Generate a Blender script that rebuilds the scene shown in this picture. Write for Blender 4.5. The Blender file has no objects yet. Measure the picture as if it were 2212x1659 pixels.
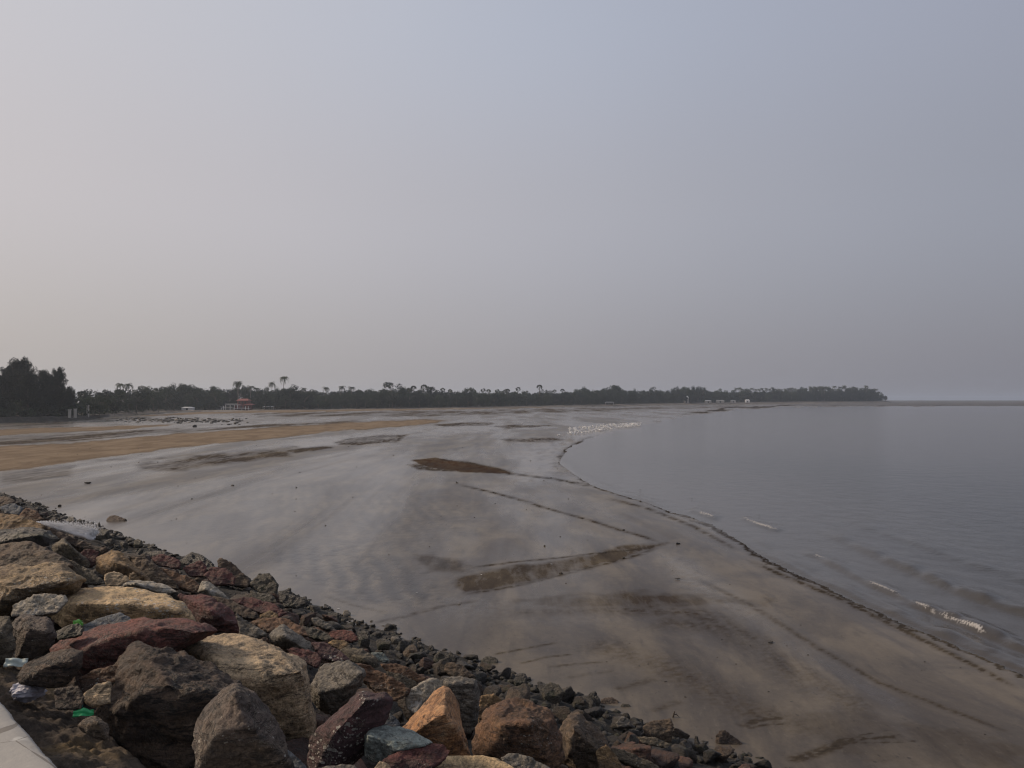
import bpy, bmesh, math, random
import numpy as np
from mathutils import Vector, Matrix

rnd = random.Random(7)
rng = np.random.default_rng(7)
S = bpy.context.scene
COL = S.collection

# ------------------------------------------------------------------ camera, sky, sun, exposure
EYE = 6.0                         # metres above the tidal flat
F = 1661.0                        # focal length in reference pixels (photo measured 2212 px wide)
CX, CY, HOR = 1106.0, 829.5, 862.5
PITCH = math.atan((HOR - CY) / F)
cam_d = bpy.data.cameras.new('camera'); cam = bpy.data.objects.new('camera', cam_d); COL.objects.link(cam)
cam_d.sensor_width = 36.0; cam_d.lens = 36.0 * F / 2212.0
cam_d.clip_start = 0.05; cam_d.clip_end = 20000
cam.location = (0, 0, EYE); cam.rotation_euler = (math.radians(90) + PITCH, 0, 0)
S.camera = cam

SUN_AZ, SUN_EL = -74.0, 27.0       # degrees left of the view direction, above the horizon
def sun_vec():
    a, e = math.radians(SUN_AZ), math.radians(SUN_EL)
    return Vector((math.sin(a) * math.cos(e), math.cos(a) * math.cos(e), math.sin(e)))

W = bpy.data.worlds.new('World'); S.world = W; W.use_nodes = True
wn, wl = W.node_tree.nodes, W.node_tree.links
wn.clear()
w_out = wn.new('ShaderNodeOutputWorld'); w_bg = wn.new('ShaderNodeBackground'); w_bg.inputs['Strength'].default_value = 0.1
sky = wn.new('ShaderNodeTexSky'); sky.sky_type = 'NISHITA'; sky.sun_disc = False
sky.sun_elevation = math.radians(SUN_EL); sky.sun_rotation = math.radians(SUN_AZ)
sky.air_density = 1.5; sky.dust_density = 4.0
tc = wn.new('ShaderNodeTexCoord'); sep = wn.new('ShaderNodeSeparateXYZ'); wl.new(tc.outputs['Generated'], sep.inputs[0])
def wmath(op, a, b=None, c=None):
    n = wn.new('ShaderNodeMath'); n.operation = op
    for i, v in enumerate((a, b, c)):
        if v is None: continue
        if isinstance(v, (int, float)): n.inputs[i].default_value = v
        else: wl.new(v, n.inputs[i])
    return n.outputs[0]
hx = wmath('SQRT', wmath('ADD', wmath('MULTIPLY', sep.outputs[0], sep.outputs[0]), wmath('MULTIPLY', sep.outputs[1], sep.outputs[1])))
fx = wmath('MULTIPLY_ADD', wmath('DIVIDE', sep.outputs[0], wmath('MAXIMUM', hx, 0.15)), 0.5, 0.5)   # 0 left (sunward) .. 1 right
def ramp(stops, fac):
    n = wn.new('ShaderNodeValToRGB'); cr = n.color_ramp; cr.interpolation = 'B_SPLINE' if len(stops) > 4 else 'LINEAR'
    while len(cr.elements) < len(stops): cr.elements.new(0.5)
    for e, (p, c) in zip(cr.elements, stops): e.position = p; e.color = (*c, 1)
    wl.new(fac, n.inputs[0]); return n.outputs[0]
LOW = [(0.0, (.52, .475, .44)), (.223, (.437, .408, .392)), (.5, (.335, .322, .345)), (.777, (.215, .215, .250)), (1.0, (.18, .18, .215))]
MID = [(0.0, (.60, .555, .56)), (.223, (.560, .525, .540)), (.5, (.440, .440, .490)), (.777, (.290, .305, .365)), (1.0, (.24, .255, .32))]
TOP = [(0.0, (.60, .58, .60)), (.223, (.575, .560, .590)), (.5, (.430, .468, .562)), (.777, (.330, .348, .428)), (1.0, (.27, .29, .37))]
low, mid, top = (ramp(s, fx) for s in (LOW, MID, TOP))
def wmix(f, a, b):
    n = wn.new('ShaderNodeMix'); n.data_type = 'RGBA'
    if isinstance(f, (int, float)): n.inputs[0].default_value = f
    else: wl.new(f, n.inputs[0])
    wl.new(a, n.inputs[6]); wl.new(b, n.inputs[7]); return n.outputs[2]
def mr(v, a, b):
    n = wn.new('ShaderNodeMapRange'); n.interpolation_type = 'SMOOTHSTEP'
    n.inputs[1].default_value = a; n.inputs[2].default_value = b; wl.new(v, n.inputs[0]); return n.outputs[0]
haze_c = wmix(mr(sep.outputs[2], .23, .46), wmix(mr(sep.outputs[2], -.02, .24), low, mid), top)
# faint uneven haze so the sky is not a perfect gradient
nz = wn.new('ShaderNodeTexNoise'); nz.inputs['Scale'].default_value = 1.6; nz.inputs['Detail'].default_value = 3
wl.new(tc.outputs['Generated'], nz.inputs['Vector'])
nf = wmath('MULTIPLY_ADD', wmath('SUBTRACT', nz.outputs[0], 0.5), 0.10, 1.0)
vm = wn.new('ShaderNodeVectorMath'); vm.operation = 'SCALE'; wl.new(haze_c, vm.inputs[0]); wl.new(wmath('MULTIPLY', nf, 10.15), vm.inputs[3])
wl.new(wmix(0.94, sky.outputs[0], vm.outputs[0]), w_bg.inputs['Color'])
wl.new(w_bg.outputs[0], w_out.inputs['Surface'])

sd = bpy.data.lights.new('sun', 'SUN'); sd.energy = 3.3; sd.angle = math.radians(6); sd.color = (1.0, .80, .60)
so = bpy.data.objects.new('sun', sd); COL.objects.link(so)
so.rotation_euler = (-sun_vec()).to_track_quat('-Z', 'Y').to_euler()
so.location = (-60, 20, 60)

S.view_settings.view_transform = 'Standard'; S.view_settings.look = 'None'
S.view_settings.exposure = 0.0; S.view_settings.gamma = 1.0; S.view_settings.use_curve_mapping = False
S.render.engine = 'CYCLES'
S.cycles.max_bounces = 5; S.cycles.diffuse_bounces = 2; S.cycles.glossy_bounces = 2; S.cycles.volume_bounces = 0
S.cycles.transparent_max_bounces = 6; S.cycles.use_adaptive_sampling = False; S.cycles.sample_clamp_indirect = 2.0; S.cycles.sample_clamp_direct = 6.0; S.cycles.blur_glossy = 1.0
S.cycles.use_denoising = True; S.cycles.denoising_prefilter = 'ACCURATE'; S.cycles.denoising_input_passes = 'RGB_ALBEDO_NORMAL'
S.cycles.filter_width = 1.2
# S.cycles.caustics_reflective = False; S.cycles.caustics_refractive = False

# ------------------------------------------------------------------ geometry of the place
def ray(px, py):
    """unit-depth direction through reference pixel"""
    x, z = (px - CX) / F, -(py - CY) / F
    c, s = math.cos(PITCH), math.sin(PITCH)
    return (x, c - z * s, s + z * c)
def ray_np(px, py):
    x, z = (px - CX) / F, -(py - CY) / F
    c, s = math.cos(PITCH), math.sin(PITCH)
    return x, c - z * s, s + z * c
R2 = math.sqrt(2)
def slope_z(u):                    # the face of the revetment, u metres seaward of the promenade line
    if u < 1.4: return 4.05
    return max(0.0, 4.05 * (12.0 - u) / 10.6)
def hit(px, py, h=0.0):
    """distance factor at which the ray meets the revetment face (+h) or the flat"""
    d = ray(px, py); t = 2.0
    while t < 900:
        x, y, z = d[0] * t, d[1] * t, EYE + d[2] * t
        u = (x + y) / R2
        if z < slope_z(u) + h: return t
        t += 0.02 if t < 60 else .5
    return t
def P(px, py, t):
    d = ray(px, py); return Vector((d[0] * t, d[1] * t, EYE + d[2] * t))
def G(px, py, z=0.0):              # point of the flat seen at a reference pixel
    d = ray(px, py); t = (z - EYE) / d[2]; return Vector((d[0] * t, d[1] * t, z))

# ------------------------------------------------------------------ numpy noise
_perm = np.random.default_rng(3).permutation(256); _perm = np.concatenate([_perm, _perm, _perm])
_grad = np.random.default_rng(4).normal(size=(256, 3)); _grad /= np.linalg.norm(_grad, axis=1)[:, None]
def perlin(p):
    i = np.floor(p).astype(np.int64); f = p - i; u = f * f * f * (f * (f * 6 - 15) + 10); i &= 255
    r = 0
    for a in (0, 1):
        for b in (0, 1):
            for c in (0, 1):
                h = _perm[_perm[_perm[(i[:, 0] + a) & 255] + ((i[:, 1] + b) & 255)] + ((i[:, 2] + c) & 255)]
                g = _grad[h]; d = (g * (f - np.array([a, b, c]))).sum(1)
                w = (u[:, 0] if a else 1 - u[:, 0]) * (u[:, 1] if b else 1 - u[:, 1]) * (u[:, 2] if c else 1 - u[:, 2])
                r = r + d * w
    return r
def fbm(p, o=4, g=.5):
    r = 0; a = 1
    for k in range(o): r = r + a * perlin(p * (2 ** k) + 17.3 * k); a *= g
    return r
def worley(p):
    """F1, F2"""
    i = np.floor(p).astype(np.int64); f1 = np.full(len(p), 9.); f2 = f1.copy(); ident = np.zeros(len(p), int)
    for a in (-1, 0, 1):
        for b in (-1, 0, 1):
            for c in (-1, 0, 1):
                j = i + np.array([a, b, c]); jj = j & 255
                h = _perm[_perm[_perm[jj[:, 0]] + jj[:, 1]] + jj[:, 2]]
                q = j + .5 + .45 * _grad[h]; d = np.linalg.norm(p - q, axis=1)
                m = d < f1; f2 = np.where(m, f1, np.minimum(f2, d)); ident = np.where(m, h, ident); f1 = np.where(m, d, f1)
    return f1, f2, ident

# ------------------------------------------------------------------ object helpers
def tag(o, label=None, cat=None, group=None, kind=None):
    if label: o['label'] = label
    if cat: o['category'] = cat
    if group: o['group'] = group
    if kind: o['kind'] = kind
    return o
def link(name, me, mat=None, parent=None, loc=None):
    o = bpy.data.objects.new(name, me); COL.objects.link(o)
    if mat is not None and me is not None:
        if not me.materials: me.materials.append(mat)
    if parent is not None: o.parent = parent
    if loc is not None: o.location = loc
    return o
def empty(name, loc):
    return link(name, None, loc=loc)
def mesh_np(name, v, f, smooth=True):
    """v (n,3); f (m,k) one polygon size"""
    v = np.asarray(v, np.float32); f = np.asarray(f, np.int32)
    me = bpy.data.meshes.new(name); k = f.shape[1]
    me.vertices.add(len(v)); me.vertices.foreach_set('co', v.ravel())
    me.loops.add(f.size); me.loops.foreach_set('vertex_index', f.ravel())
    me.polygons.add(len(f)); me.polygons.foreach_set('loop_start', np.arange(0, f.size, k, dtype=np.int32))
    me.update(calc_edges=True)
    if smooth: me.polygons.foreach_set('use_smooth', np.ones(len(f), bool))
    me.validate(); return me
class MB:
    """collects boxes and tubes, then links ONE mesh"""
    def __init__(s): s.bm = bmesh.new()
    def box(s, x0, x1, y0, y1, z0, z1, bev=0):
        m = Matrix.Translation(((x0+x1)/2, (y0+y1)/2, (z0+z1)/2)) @ Matrix.Diagonal((x1-x0, y1-y0, z1-z0, 1))
        bmesh.ops.create_cube(s.bm, size=1, matrix=m); return s
    def tube(s, pts, rad, n=7):
        rings = []
        for i, p in enumerate(pts):
            a = Vector(pts[max(i-1, 0)]); b = Vector(pts[min(i+1, len(pts)-1)]); d = (b - a).normalized()
            q = d.to_track_quat('Z', 'Y'); r = rad[i] if hasattr(rad, '__len__') else rad
            rings.append([s.bm.verts.new(Vector(p) + q @ Vector((r*math.cos(2*math.pi*k/n), r*math.sin(2*math.pi*k/n), 0))) for k in range(n)])
        for a, b in zip(rings, rings[1:]):
            for k in range(n): s.bm.faces.new((a[k], a[(k+1) % n], b[(k+1) % n], b[k]))
        s.bm.faces.new(rings[0][::-1]); s.bm.faces.new(rings[-1]); return s
    def poly(s, pts):
        s.bm.faces.new([s.bm.verts.new(p) for p in pts]); return s
    def mesh(s, name):
        me = bpy.data.meshes.new(name); bmesh.ops.recalc_face_normals(s.bm, faces=s.bm.faces[:]); s.bm.to_mesh(me); s.bm.free(); return me
    def build(s, name, mat, parent=None, loc=None): return link(name, s.mesh(name), mat, parent, loc)

# ------------------------------------------------------------------ materials
class NT:
    def __init__(s, name):
        s.m = bpy.data.materials.new(name); s.m.use_nodes = True; s.t = s.m.node_tree; s.t.nodes.clear()
        s.out = s.t.nodes.new('ShaderNodeOutputMaterial'); s.p = s.t.nodes.new('ShaderNodeBsdfPrincipled')
        s.t.links.new(s.p.outputs[0], s.out.inputs[0])
    def new(s, t, **kw):
        n = s.t.nodes.new(t)
        for k, v in kw.items(): setattr(n, k, v)
        return n
    def put(s, sock, v):
        if isinstance(v, bpy.types.NodeSocket): s.t.links.new(v, sock)
        elif isinstance(v, (tuple, list)) and sock.type == 'RGBA' and len(v) == 3: sock.default_value = (*v, 1)
        else: sock.default_value = v
    def math(s, op, a, b=None, c=None, clamp=False):
        n = s.new('ShaderNodeMath', operation=op, use_clamp=clamp)
        for i, v in enumerate((a, b, c)):
            if v is not None: s.put(n.inputs[i], v)
        return n.outputs[0]
    def mix(s, f, a, b, mode='MIX'):
        n = s.new('ShaderNodeMix', data_type='RGBA', blend_type=mode); s.put(n.inputs[0], f); s.put(n.inputs[6], a); s.put(n.inputs[7], b); return n.outputs[2]
    def rng(s, v, a, b, c=0., d=1.):
        n = s.new('ShaderNodeMapRange', interpolation_type='SMOOTHSTEP'); s.put(n.inputs[0], v)
        for i, q in enumerate((a, b, c, d)): s.put(n.inputs[i+1], q)
        return n.outputs[0]
    def coord(s, kind='Object', scale=(1, 1, 1), rot=(0, 0, 0), off=None):
        c = s.new('ShaderNodeTexCoord').outputs[kind] if kind != 'World' else s.new('ShaderNodeNewGeometry').outputs['Position']
        if off is not None:
            a = s.new('ShaderNodeVectorMath', operation='ADD'); s.put(a.inputs[0], c); s.put(a.inputs[1], off); c = a.outputs[0]
        n = s.new('ShaderNodeMapping'); s.put(n.inputs[0], c); n.inputs['Rotation'].default_value = rot; n.inputs['Scale'].default_value = scale
        return n.outputs[0]
    def noise(s, co, scale, detail=4, rough=.55, dist=0.):
        n = s.new('ShaderNodeTexNoise'); s.put(n.inputs['Vector'], co); n.inputs['Scale'].default_value = scale
        n.inputs['Detail'].default_value = detail; n.inputs['Roughness'].default_value = rough; n.inputs['Distortion'].default_value = dist; return n.outputs[0]
    def voro(s, co, scale, feature='F1', rand=1.):
        n = s.new('ShaderNodeTexVoronoi', feature=feature); s.put(n.inputs['Vector'], co); n.inputs['Scale'].default_value = scale
        n.inputs['Randomness'].default_value = rand; return n.outputs[0]
    def attr(s, name): return s.new('ShaderNodeAttribute', attribute_name=name).outputs['Fac']
    def bump(s, h, strength=.5, dist=.02, normal=None):
        n = s.new('ShaderNodeBump'); s.put(n.inputs['Height'], h); n.inputs['Strength'].default_value = strength; n.inputs['Distance'].default_value = dist
        if normal is not None: s.put(n.inputs['Normal'], normal)
        return n.outputs[0]
    def set(s, **kw):
        for k, v in kw.items(): s.put(s.p.inputs[k], v)
        return s.m

def simple(name, col, rough=.7, var=.25, scale=3, bump=0.):
    n = NT(name); co = n.coord('Object'); f = n.noise(co, scale, 5, .6)
    n.set(**{'Base Color': n.mix(f, tuple(c*(1-var) for c in col), tuple(min(1, c*(1+var)) for c in col)), 'Roughness': rough})
    if bump: n.set(Normal=n.bump(f, 1, bump))
    return n.m

def rock_mat(name, c1, c2, c3, fleck=0., patch=0., rough=.75, strata=(.3, .2, 0), bump=1.0, patchcol=(.50, .48, .44), green=0.0, objvar=False):
    n = NT(name)
    off = None
    if objvar:
        oi = n.new('ShaderNodeObjectInfo').outputs['Random']
        cmb = n.new('ShaderNodeCombineXYZ'); n.put(cmb.inputs[0], n.math('MULTIPLY', oi, 97.)); n.put(cmb.inputs[1], n.math('MULTIPLY', oi, 31.)); off = cmb.outputs[0]
    co = n.coord('Object', off=off); st = n.coord('Object', scale=(1, 1, 7), rot=strata, off=off)
    a = n.noise(co, 1.3, 6, .62, .6); b = n.noise(co, 7, 8, .68); s_ = n.noise(st, 2.2, 6, .6, .3); g = n.noise(co, 34, 4, .7)
    col = n.mix(n.rng(a, .38, .62), c1, c2)
    col = n.mix(n.rng(n.math('ADD', n.math('MULTIPLY', s_, .55), n.math('MULTIPLY', b, .45)), .50, .64), col, c3)
    fg = n.noise(co, 80, 3, .7)
    val = n.math('ADD', n.math('MULTIPLY', b, .8), n.math('ADD', n.math('MULTIPLY', g, .45), n.math('MULTIPLY', fg, .35)))
    col = n.mix(.9, col, n.mix(n.rng(val, .58, 1.02), (.22, .22, .23), (2.05, 2.0, 1.93)), 'MULTIPLY')
    vn = n.math('ABSOLUTE', n.math('SUBTRACT', n.noise(co, 1.7, 6, .62, .9), .5)); vn2 = n.math('ABSOLUTE', n.math('SUBTRACT', n.noise(st, 1.1, 7, .66, .5), .5))
    vm_ = n.rng(n.noise(co, 2.1, 2), .48, .56)
    vein = n.math('MULTIPLY', n.rng(vn, 0, .010, 1, 0), vm_); frac = n.math('MULTIPLY', n.rng(vn2, 0, .012, 1, 0), n.rng(n.noise(co, 1.3, 2), .42, .52))
    col = n.mix(n.math('MULTIPLY', vein, .30), col, (.42, .37, .29)); col = n.mix(n.math('MULTIPLY', frac, .75), col, (.025, .020, .017))
    if green:
        gm = n.math('MULTIPLY', n.rng(n.noise(co, 2.6, 5, .65), .5, .66), green)
        col = n.mix(gm, col, (.045, .05, .018))
    if objvar:
        col = n.mix(1.0, col, n.mix(oi, (.6, .62, .66), (1.5, 1.35, 1.2)), 'MULTIPLY')
    if patch:
        pm = n.math('MULTIPLY', n.rng(n.noise(co, 1.9, 7, .72), .72 - patch, .76 - patch), .85)
        col = n.mix(pm, col, patchcol)
    if fleck:
        v = n.voro(n.coord('Object', scale=(1, 1, 1.6), off=off), 17, rand=1.)
        v2 = n.voro(co, 41)
        thr = n.math('MULTIPLY', n.rng(n.noise(co, 2.4, 3), .42, .62), .24 * min(fleck, 1.4))
        thr = n.math('ADD', thr, n.math('MULTIPLY', g, .05))
        fm = n.math('LESS_THAN', v, thr); fm2 = n.math('LESS_THAN', v2, n.math('MULTIPLY', thr, .8))
        gate = n.math('GREATER_THAN', n.noise(co, 9, 2), .52 - .08*fleck)
        fm = n.math('MULTIPLY', n.math('MAXIMUM', fm, fm2), gate)
        col = n.mix(n.math('MULTIPLY', fm, .8), col, (.50, .47, .41))
    h = n.math('ADD', n.math('MULTIPLY', b, 1.0), n.math('ADD', n.math('MULTIPLY', g, .35), n.math('MULTIPLY', s_, 1.1)))
    h = n.math('ADD', h, n.math('MULTIPLY', n.noise(co, 16, 6, .75), .9)); h = n.math('SUBTRACT', h, n.math('MULTIPLY', frac, .5)); h = n.math('ADD', h, n.math('MULTIPLY', vein, .25))
    return n.set(**{'Base Color': col, 'Roughness': n.rng(b, .3, .7, rough - .12, min(1, rough + .12)), 'Normal': n.bump(h, bump, .09)})

# ------------------------------------------------------------------ tidal flat
def seg_dist(px, py, pts, ys=3.0, closed=False):
    """distance (anisotropic, in reference pixels) from grid points to a polyline; also side sign and position along"""
    best = np.full(px.shape, 1e9); sgn = np.zeros(px.shape); along = np.zeros(px.shape)
    q = list(pts) + ([pts[0]] if closed else []); L = 0
    for (ax, ay), (bx, by) in zip(q, q[1:]):
        ay2, by2 = ay * ys, by * ys; dx, dy = bx - ax, by2 - ay2; l2 = dx * dx + dy * dy
        t = np.clip(((px - ax) * dx + (py * ys - ay2) * dy) / l2, 0, 1)
        ex, ey = px - (ax + t * dx), py * ys - (ay2 + t * dy); d = np.hypot(ex, ey); m = d < best
        best = np.where(m, d, best); sgn = np.where(m, np.sign(dx * ey - dy * ex), sgn); along = np.where(m, L + t * math.sqrt(l2), along); L += math.sqrt(l2)
    return best, sgn, along / L
def inside(px, py, pts):
    r = np.zeros(px.shape, bool); n = len(pts)
    for i in range(n):
        (x1, y1), (x2, y2) = pts[i], pts[(i + 1) % n]
        c = ((y1 > py) != (y2 > py)) & (px < (x2 - x1) * (py - y1) / ((y2 - y1) or 1e-9) + x1); r ^= c
    return r
def sdf(px, py, pts, ys=3.0):
    d = seg_dist(px, py, pts, ys, True)[0]; return np.where(inside(px, py, pts), d, -d)
def sstep(x, a, b):
    t = np.clip((x - a) / (b - a), 0, 1); return t * t * (3 - 2 * t)

gx = np.arange(-600, 2860, 5.0)
gy = np.concatenate([[863.2, 863.6], np.arange(864, 900, 1.0), np.arange(900, 1330, 1.5), np.arange(1330, 1900, 2.8)])
PX, PY = np.meshgrid(gx, gy); shp = PX.shape; PX, PY = PX.ravel(), PY.ravel()
dx, dy, dz = ray_np(PX, PY); T = -EYE / dz
WX, WY = dx * T, dy * T
wob = fbm(np.stack([PX / 60, PY / 14, PX * 0], 1), 4)                # uneven edges
wobs = fbm(np.stack([PX / 90, PY / 30, PX * 0 + 40], 1), 2)
wob2 = fbm(np.stack([PX / 17, PY / 5, PX * 0 + 9], 1), 3)

WATER = [(3600, 2300), (2600, 1640), (2212, 1460), (2080, 1400), (1960, 1350), (1850, 1300), (1770, 1260), (1700, 1230), (1640, 1195), (1600, 1168),
         (1560, 1145), (1500, 1118), (1445, 1104), (1400, 1085), (1340, 1068), (1285, 1048), (1245, 1025), (1222, 1005), (1215, 990), (1222, 975),
         (1240, 960), (1275, 948), (1310, 935), (1360, 924), (1440, 908), (1500, 898), (1560, 889), (1640, 882.5), (1740, 879.5), (1900, 878), (2212, 877.3), (3600, 877)]
sw = sdf(PX, PY, WATER) + wob * 9 + wob2 * 10
sea2 = sdf(PX, PY, [(1880, 862), (1900, 868.6), (2300, 868.8), (3600, 869), (3600, 860), (1880, 860)], 6)
wet = np.maximum(sw, sea2)
relief = .02 * fbm(np.stack([WX / 9, WY / 9, WX * 0], 1), 3)
gz = np.where(wet > 0, -np.clip(wet / 60, 0, 1) * .7, np.clip(-wet / 25, 0, 1) * (.05 + relief))

def blob(pts, feather=8, w=1.0): return sstep(sdf(PX, PY, pts) + wob * feather * 1.3 + wob2 * 4, -feather, feather) * w
def line(pts, width, w=1.0, fade=True, jag=3):
    d, s, al = seg_dist(PX + wob2 * jag, PY + wob * jag / 3, pts)
    m = np.exp(-(d / (width * 1.7)) ** 2)
    if fade: m = m * sstep(al, 0, .12) * sstep(-al, -1, -.88)
    return m * w * np.clip(.75 + wob2 * 1.3, .1, 1.2)
dry = np.maximum.reduce([
    blob([(-600, 978), (0, 966), (150, 958), (300, 944), (560, 926), (760, 913), (880, 908.5), (965, 908), (900, 919), (700, 934), (620, 944), (400, 966), (200, 992), (60, 1011), (-600, 1060)], 7),
    blob([(-600, 940), (0, 928), (200, 922), (370, 917.5), (360, 921), (280, 927), (100, 936), (0, 941), (-600, 960)], 5, .85),
    blob([(280, 900), (420, 890), (650, 885), (1000, 880), (1300, 873), (1700, 868), (1700, 870), (1300, 877), (1000, 884.5), (650, 890), (420, 895)], 4, .9),
    blob([(0, 1000), (200, 992), (60, 1014), (-600, 1075), (-600, 1050)], 6, .8)])
edge = np.maximum(np.exp(-((sw + 2) / 5.5) ** 2) * np.clip(.85 + wob2 * 1.6, .2, 1.2) * (sw > -40) * sstep(-PX, -2700, -1500) * sstep(PY, 930, 965),
                  np.exp(-((sw + 14 + 8 * wob) / 5.5) ** 2) * .9 * sstep(PX, 1430, 1560))
dark = np.maximum.reduce([
    blob([(718, 956), (760, 946), (830, 940), (884, 939), (860, 955), (790, 961), (735, 962)], 5, 1.0),
    blob([(300, 1006), (420, 986), (560, 975), (640, 965), (620, 985), (480, 1004), (400, 1016), (300, 1018)], 16, .75),
    blob([(940, 918), (1000, 913), (1075, 914), (1050, 920), (960, 922)], 3, 1.0),
    blob([(1060, 921), (1120, 918), (1190, 920), (1100, 927)], 3, .9),
    blob([(590, 974), (700, 964), (720, 968), (640, 980)], 6, .7),
    blob([(1080, 950), (1180, 946), (1240, 950), (1180, 956), (1100, 955)], 6, .7),
    blob([(-600, 955), (0, 944), (300, 930), (600, 917), (870, 905), (800, 911), (560, 924), (300, 942), (150, 955), (0, 962), (-600, 985)], 5, .7),
    blob([(540, 893), (900, 888), (1300, 881), (1700, 875), (1600, 880), (1300, 888), (900, 900), (560, 900)], 6, .65),
    blob([(880, 1005), (930, 1000), (1080, 1018), (1060, 1024), (900, 1016)], 5, .8),
    blob([(980, 1255), (1100, 1228), (1210, 1214), (1360, 1180), (1440, 1176), (1330, 1215), (1230, 1241), (1100, 1270), (1000, 1285)], 14, .8),
    blob([(0, 1018), (90, 1012), (160, 1008), (150, 1030), (60, 1040), (0, 1045)], 10, .5),  # dark reflection of the casuarinas, painted into the sand colour
    blob([(1130, 1300), (1350, 1284), (1640, 1298), (1660, 1306), (1400, 1316), (1180, 1316)], 34, .5),
    line([(1080, 1330), (1300, 1322), (1560, 1330)], 20, .5), line([(1400, 1345), (1560, 1362), (1700, 1400)], 26, .5),
    line([(1480, 1310), (1600, 1380), (1740, 1460), (1900, 1560)], 34, .45), line([(1250, 1385), (1420, 1440), (1620, 1540), (1800, 1600)], 30, .40),
    blob([(900, 1200), (1000, 1210), (1010, 1240), (930, 1240)], 16, .45),
    blob([(1700, 1560), (1850, 1540), (2212, 1620), (2212, 1700), (1900, 1660)], 40, .3)])
rust = blob([(893, 995), (940, 991), (1000, 999), (1062, 1011), (1114, 1025), (1000, 1020), (930, 1012)], 5, 1.0)
marks = np.maximum.reduce([edge,
    line([(1075, 1022), (1130, 1028), (1190, 1035), (1260, 1048), (1285, 1052)], 4, .9),
    line([(940, 992), (1000, 998), (1060, 1010), (1115, 1025)], 3, .8),
    line([(980, 1045), (1066, 1066), (1125, 1082), (1185, 1101), (1258, 1121), (1340, 1147), (1400, 1165), (1436, 1178)], 3.5, .75),
    line([(1436, 1178), (1370, 1190), (1300, 1196), (1211, 1208), (1120, 1216), (1000, 1232)], 3.5, .7),
    line([(1436, 1180), (1360, 1207), (1211, 1245), (1110, 1270), (980, 1292)], 5, .6),
    line([(1300, 1075), (1400, 1100), (1500, 1140), (1545, 1165), (1600, 1195)], 4, .7),
    line([(1600, 1205), (1700, 1250), (1800, 1290), (1900, 1340), (2000, 1390), (2120, 1450), (2212, 1500)], 5, .8),
    line([(1480, 1240), (1620, 1310), (1760, 1400), (1900, 1480), (2212, 1600)], 5, .5),
    line([(1840, 1600), (1790, 1625), (1740, 1642), (1700, 1652)], 12, .9), line([(1960, 1595), (1900, 1600), (1840, 1603), (1800, 1622)], 9, .7),
    line([(1990, 1606), (1900, 1611), (1830, 1612)], 6, .6), line([(1930, 1582), (1870, 1592), (1820, 1610)], 5, .5),
    line([(1700, 1556), (1640, 1562), (1600, 1578)], 10, .6), line([(1720, 1570), (1660, 1572), (1610, 1580)], 5, .5),
    line([(1420, 1470), (1370, 1485), (1330, 1498)], 9, .35), line([(1475, 1520), (1440, 1530), (1410, 1545)], 8, .3),
    line([(1310, 1435), (1240, 1440), (1180, 1448)], 4, .4), line([(1240, 1418), (1180, 1425), (1120, 1440)], 3, .5),
    line([(1210, 1392), (1140, 1405), (1060, 1420)], 3, .5), line([(1330, 1455), (1270, 1462), (1220, 1472)], 5, .25),
    line([(1040, 1300), (950, 1315), (860, 1340), (800, 1352)], 5, .45), line([(700, 1290), (760, 1310), (840, 1330)], 5, .3),
    line([(455, 1000), (520, 985), (600, 975), (720, 965)], 3, .4), line([(0, 1002), (200, 995), (420, 990)], 4, .3)])
pale = np.maximum.reduce([
    line([(600, 968), (700, 957), (780, 945), (860, 935), (980, 928), (1150, 925)], 14, .9, jag=6),
    line([(1120, 1060), (1170, 1010), (1180, 970), (1260, 945), (1400, 915), (1560, 893)], 26, .8, jag=8),
    line([(0, 915), (200, 910), (420, 925), (700, 905)], 8, .4),
    line([(900, 1290), (1100, 1330), (1400, 1330), (1700, 1450)], 50, .35), line([(1440, 1185), (1500, 1260), (1700, 1400), (2000, 1560)], 22, .5, jag=8)])
ripple = np.maximum.reduce([
    blob([(560, 1190), (760, 1170), (900, 1230), (960, 1300), (900, 1312), (780, 1300), (640, 1250)], 40, 1.0),
    blob([(100, 1060), (700, 1040), (900, 1070), (1050, 1120), (900, 1200), (560, 1200), (300, 1130)], 50, .5),
    blob([(900, 1205), (1010, 1210), (1100, 1260), (980, 1270)], 24, .6)])
def grid_faces(mask_v, shape):
    n0, n1 = shape; idx = np.arange(n0 * n1).reshape(shape)
    f = np.stack([idx[1:, :-1], idx[1:, 1:], idx[:-1, 1:], idx[:-1, :-1]], -1).reshape(-1, 4)
    if mask_v is not None: f = f[mask_v[f].any(1)]
    return f
def compact(v, f):
    used = np.unique(f); m = np.full(len(v), -1); m[used] = np.arange(len(used)); return v[used], m[f], used
def add_attr(me, name, val):
    a = me.attributes.new(name, 'FLOAT', 'POINT'); a.data.foreach_set('value', np.asarray(val, np.float32))
V = np.stack([WX, WY, gz], 1); Fq = grid_faces(None, shp)
me = mesh_np('tidal_flat', V, Fq)
for nme, val in (('dry', dry), ('dark', dark), ('rust', rust), ('marks', marks), ('ripple', ripple), ('pale', pale)): add_attr(me, nme, val)
n = NT('wet_sand')
g = n.coord('World'); gs = n.coord('World', scale=(.46, .15, 1), rot=(0, 0, .12)); gl = n.coord('World', scale=(.11, .016, 1), rot=(0, 0, .10)); gm = n.coord('World', scale=(2.2, .45, 1), rot=(0, 0, .2))
a1 = n.noise(g, .35, 6, .62, .4); a2 = n.noise(gs, .9, 8, .66, .5); a3 = n.noise(g, 9, 5, .7); a4 = n.noise(gl, 1, 5, .6, .5)
a5 = n.noise(gm, 1., 7, .65, .3)
col = n.mix(n.rng(a2, .36, .64), (.136, .113, .083), (.057, .048, .042))
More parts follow.
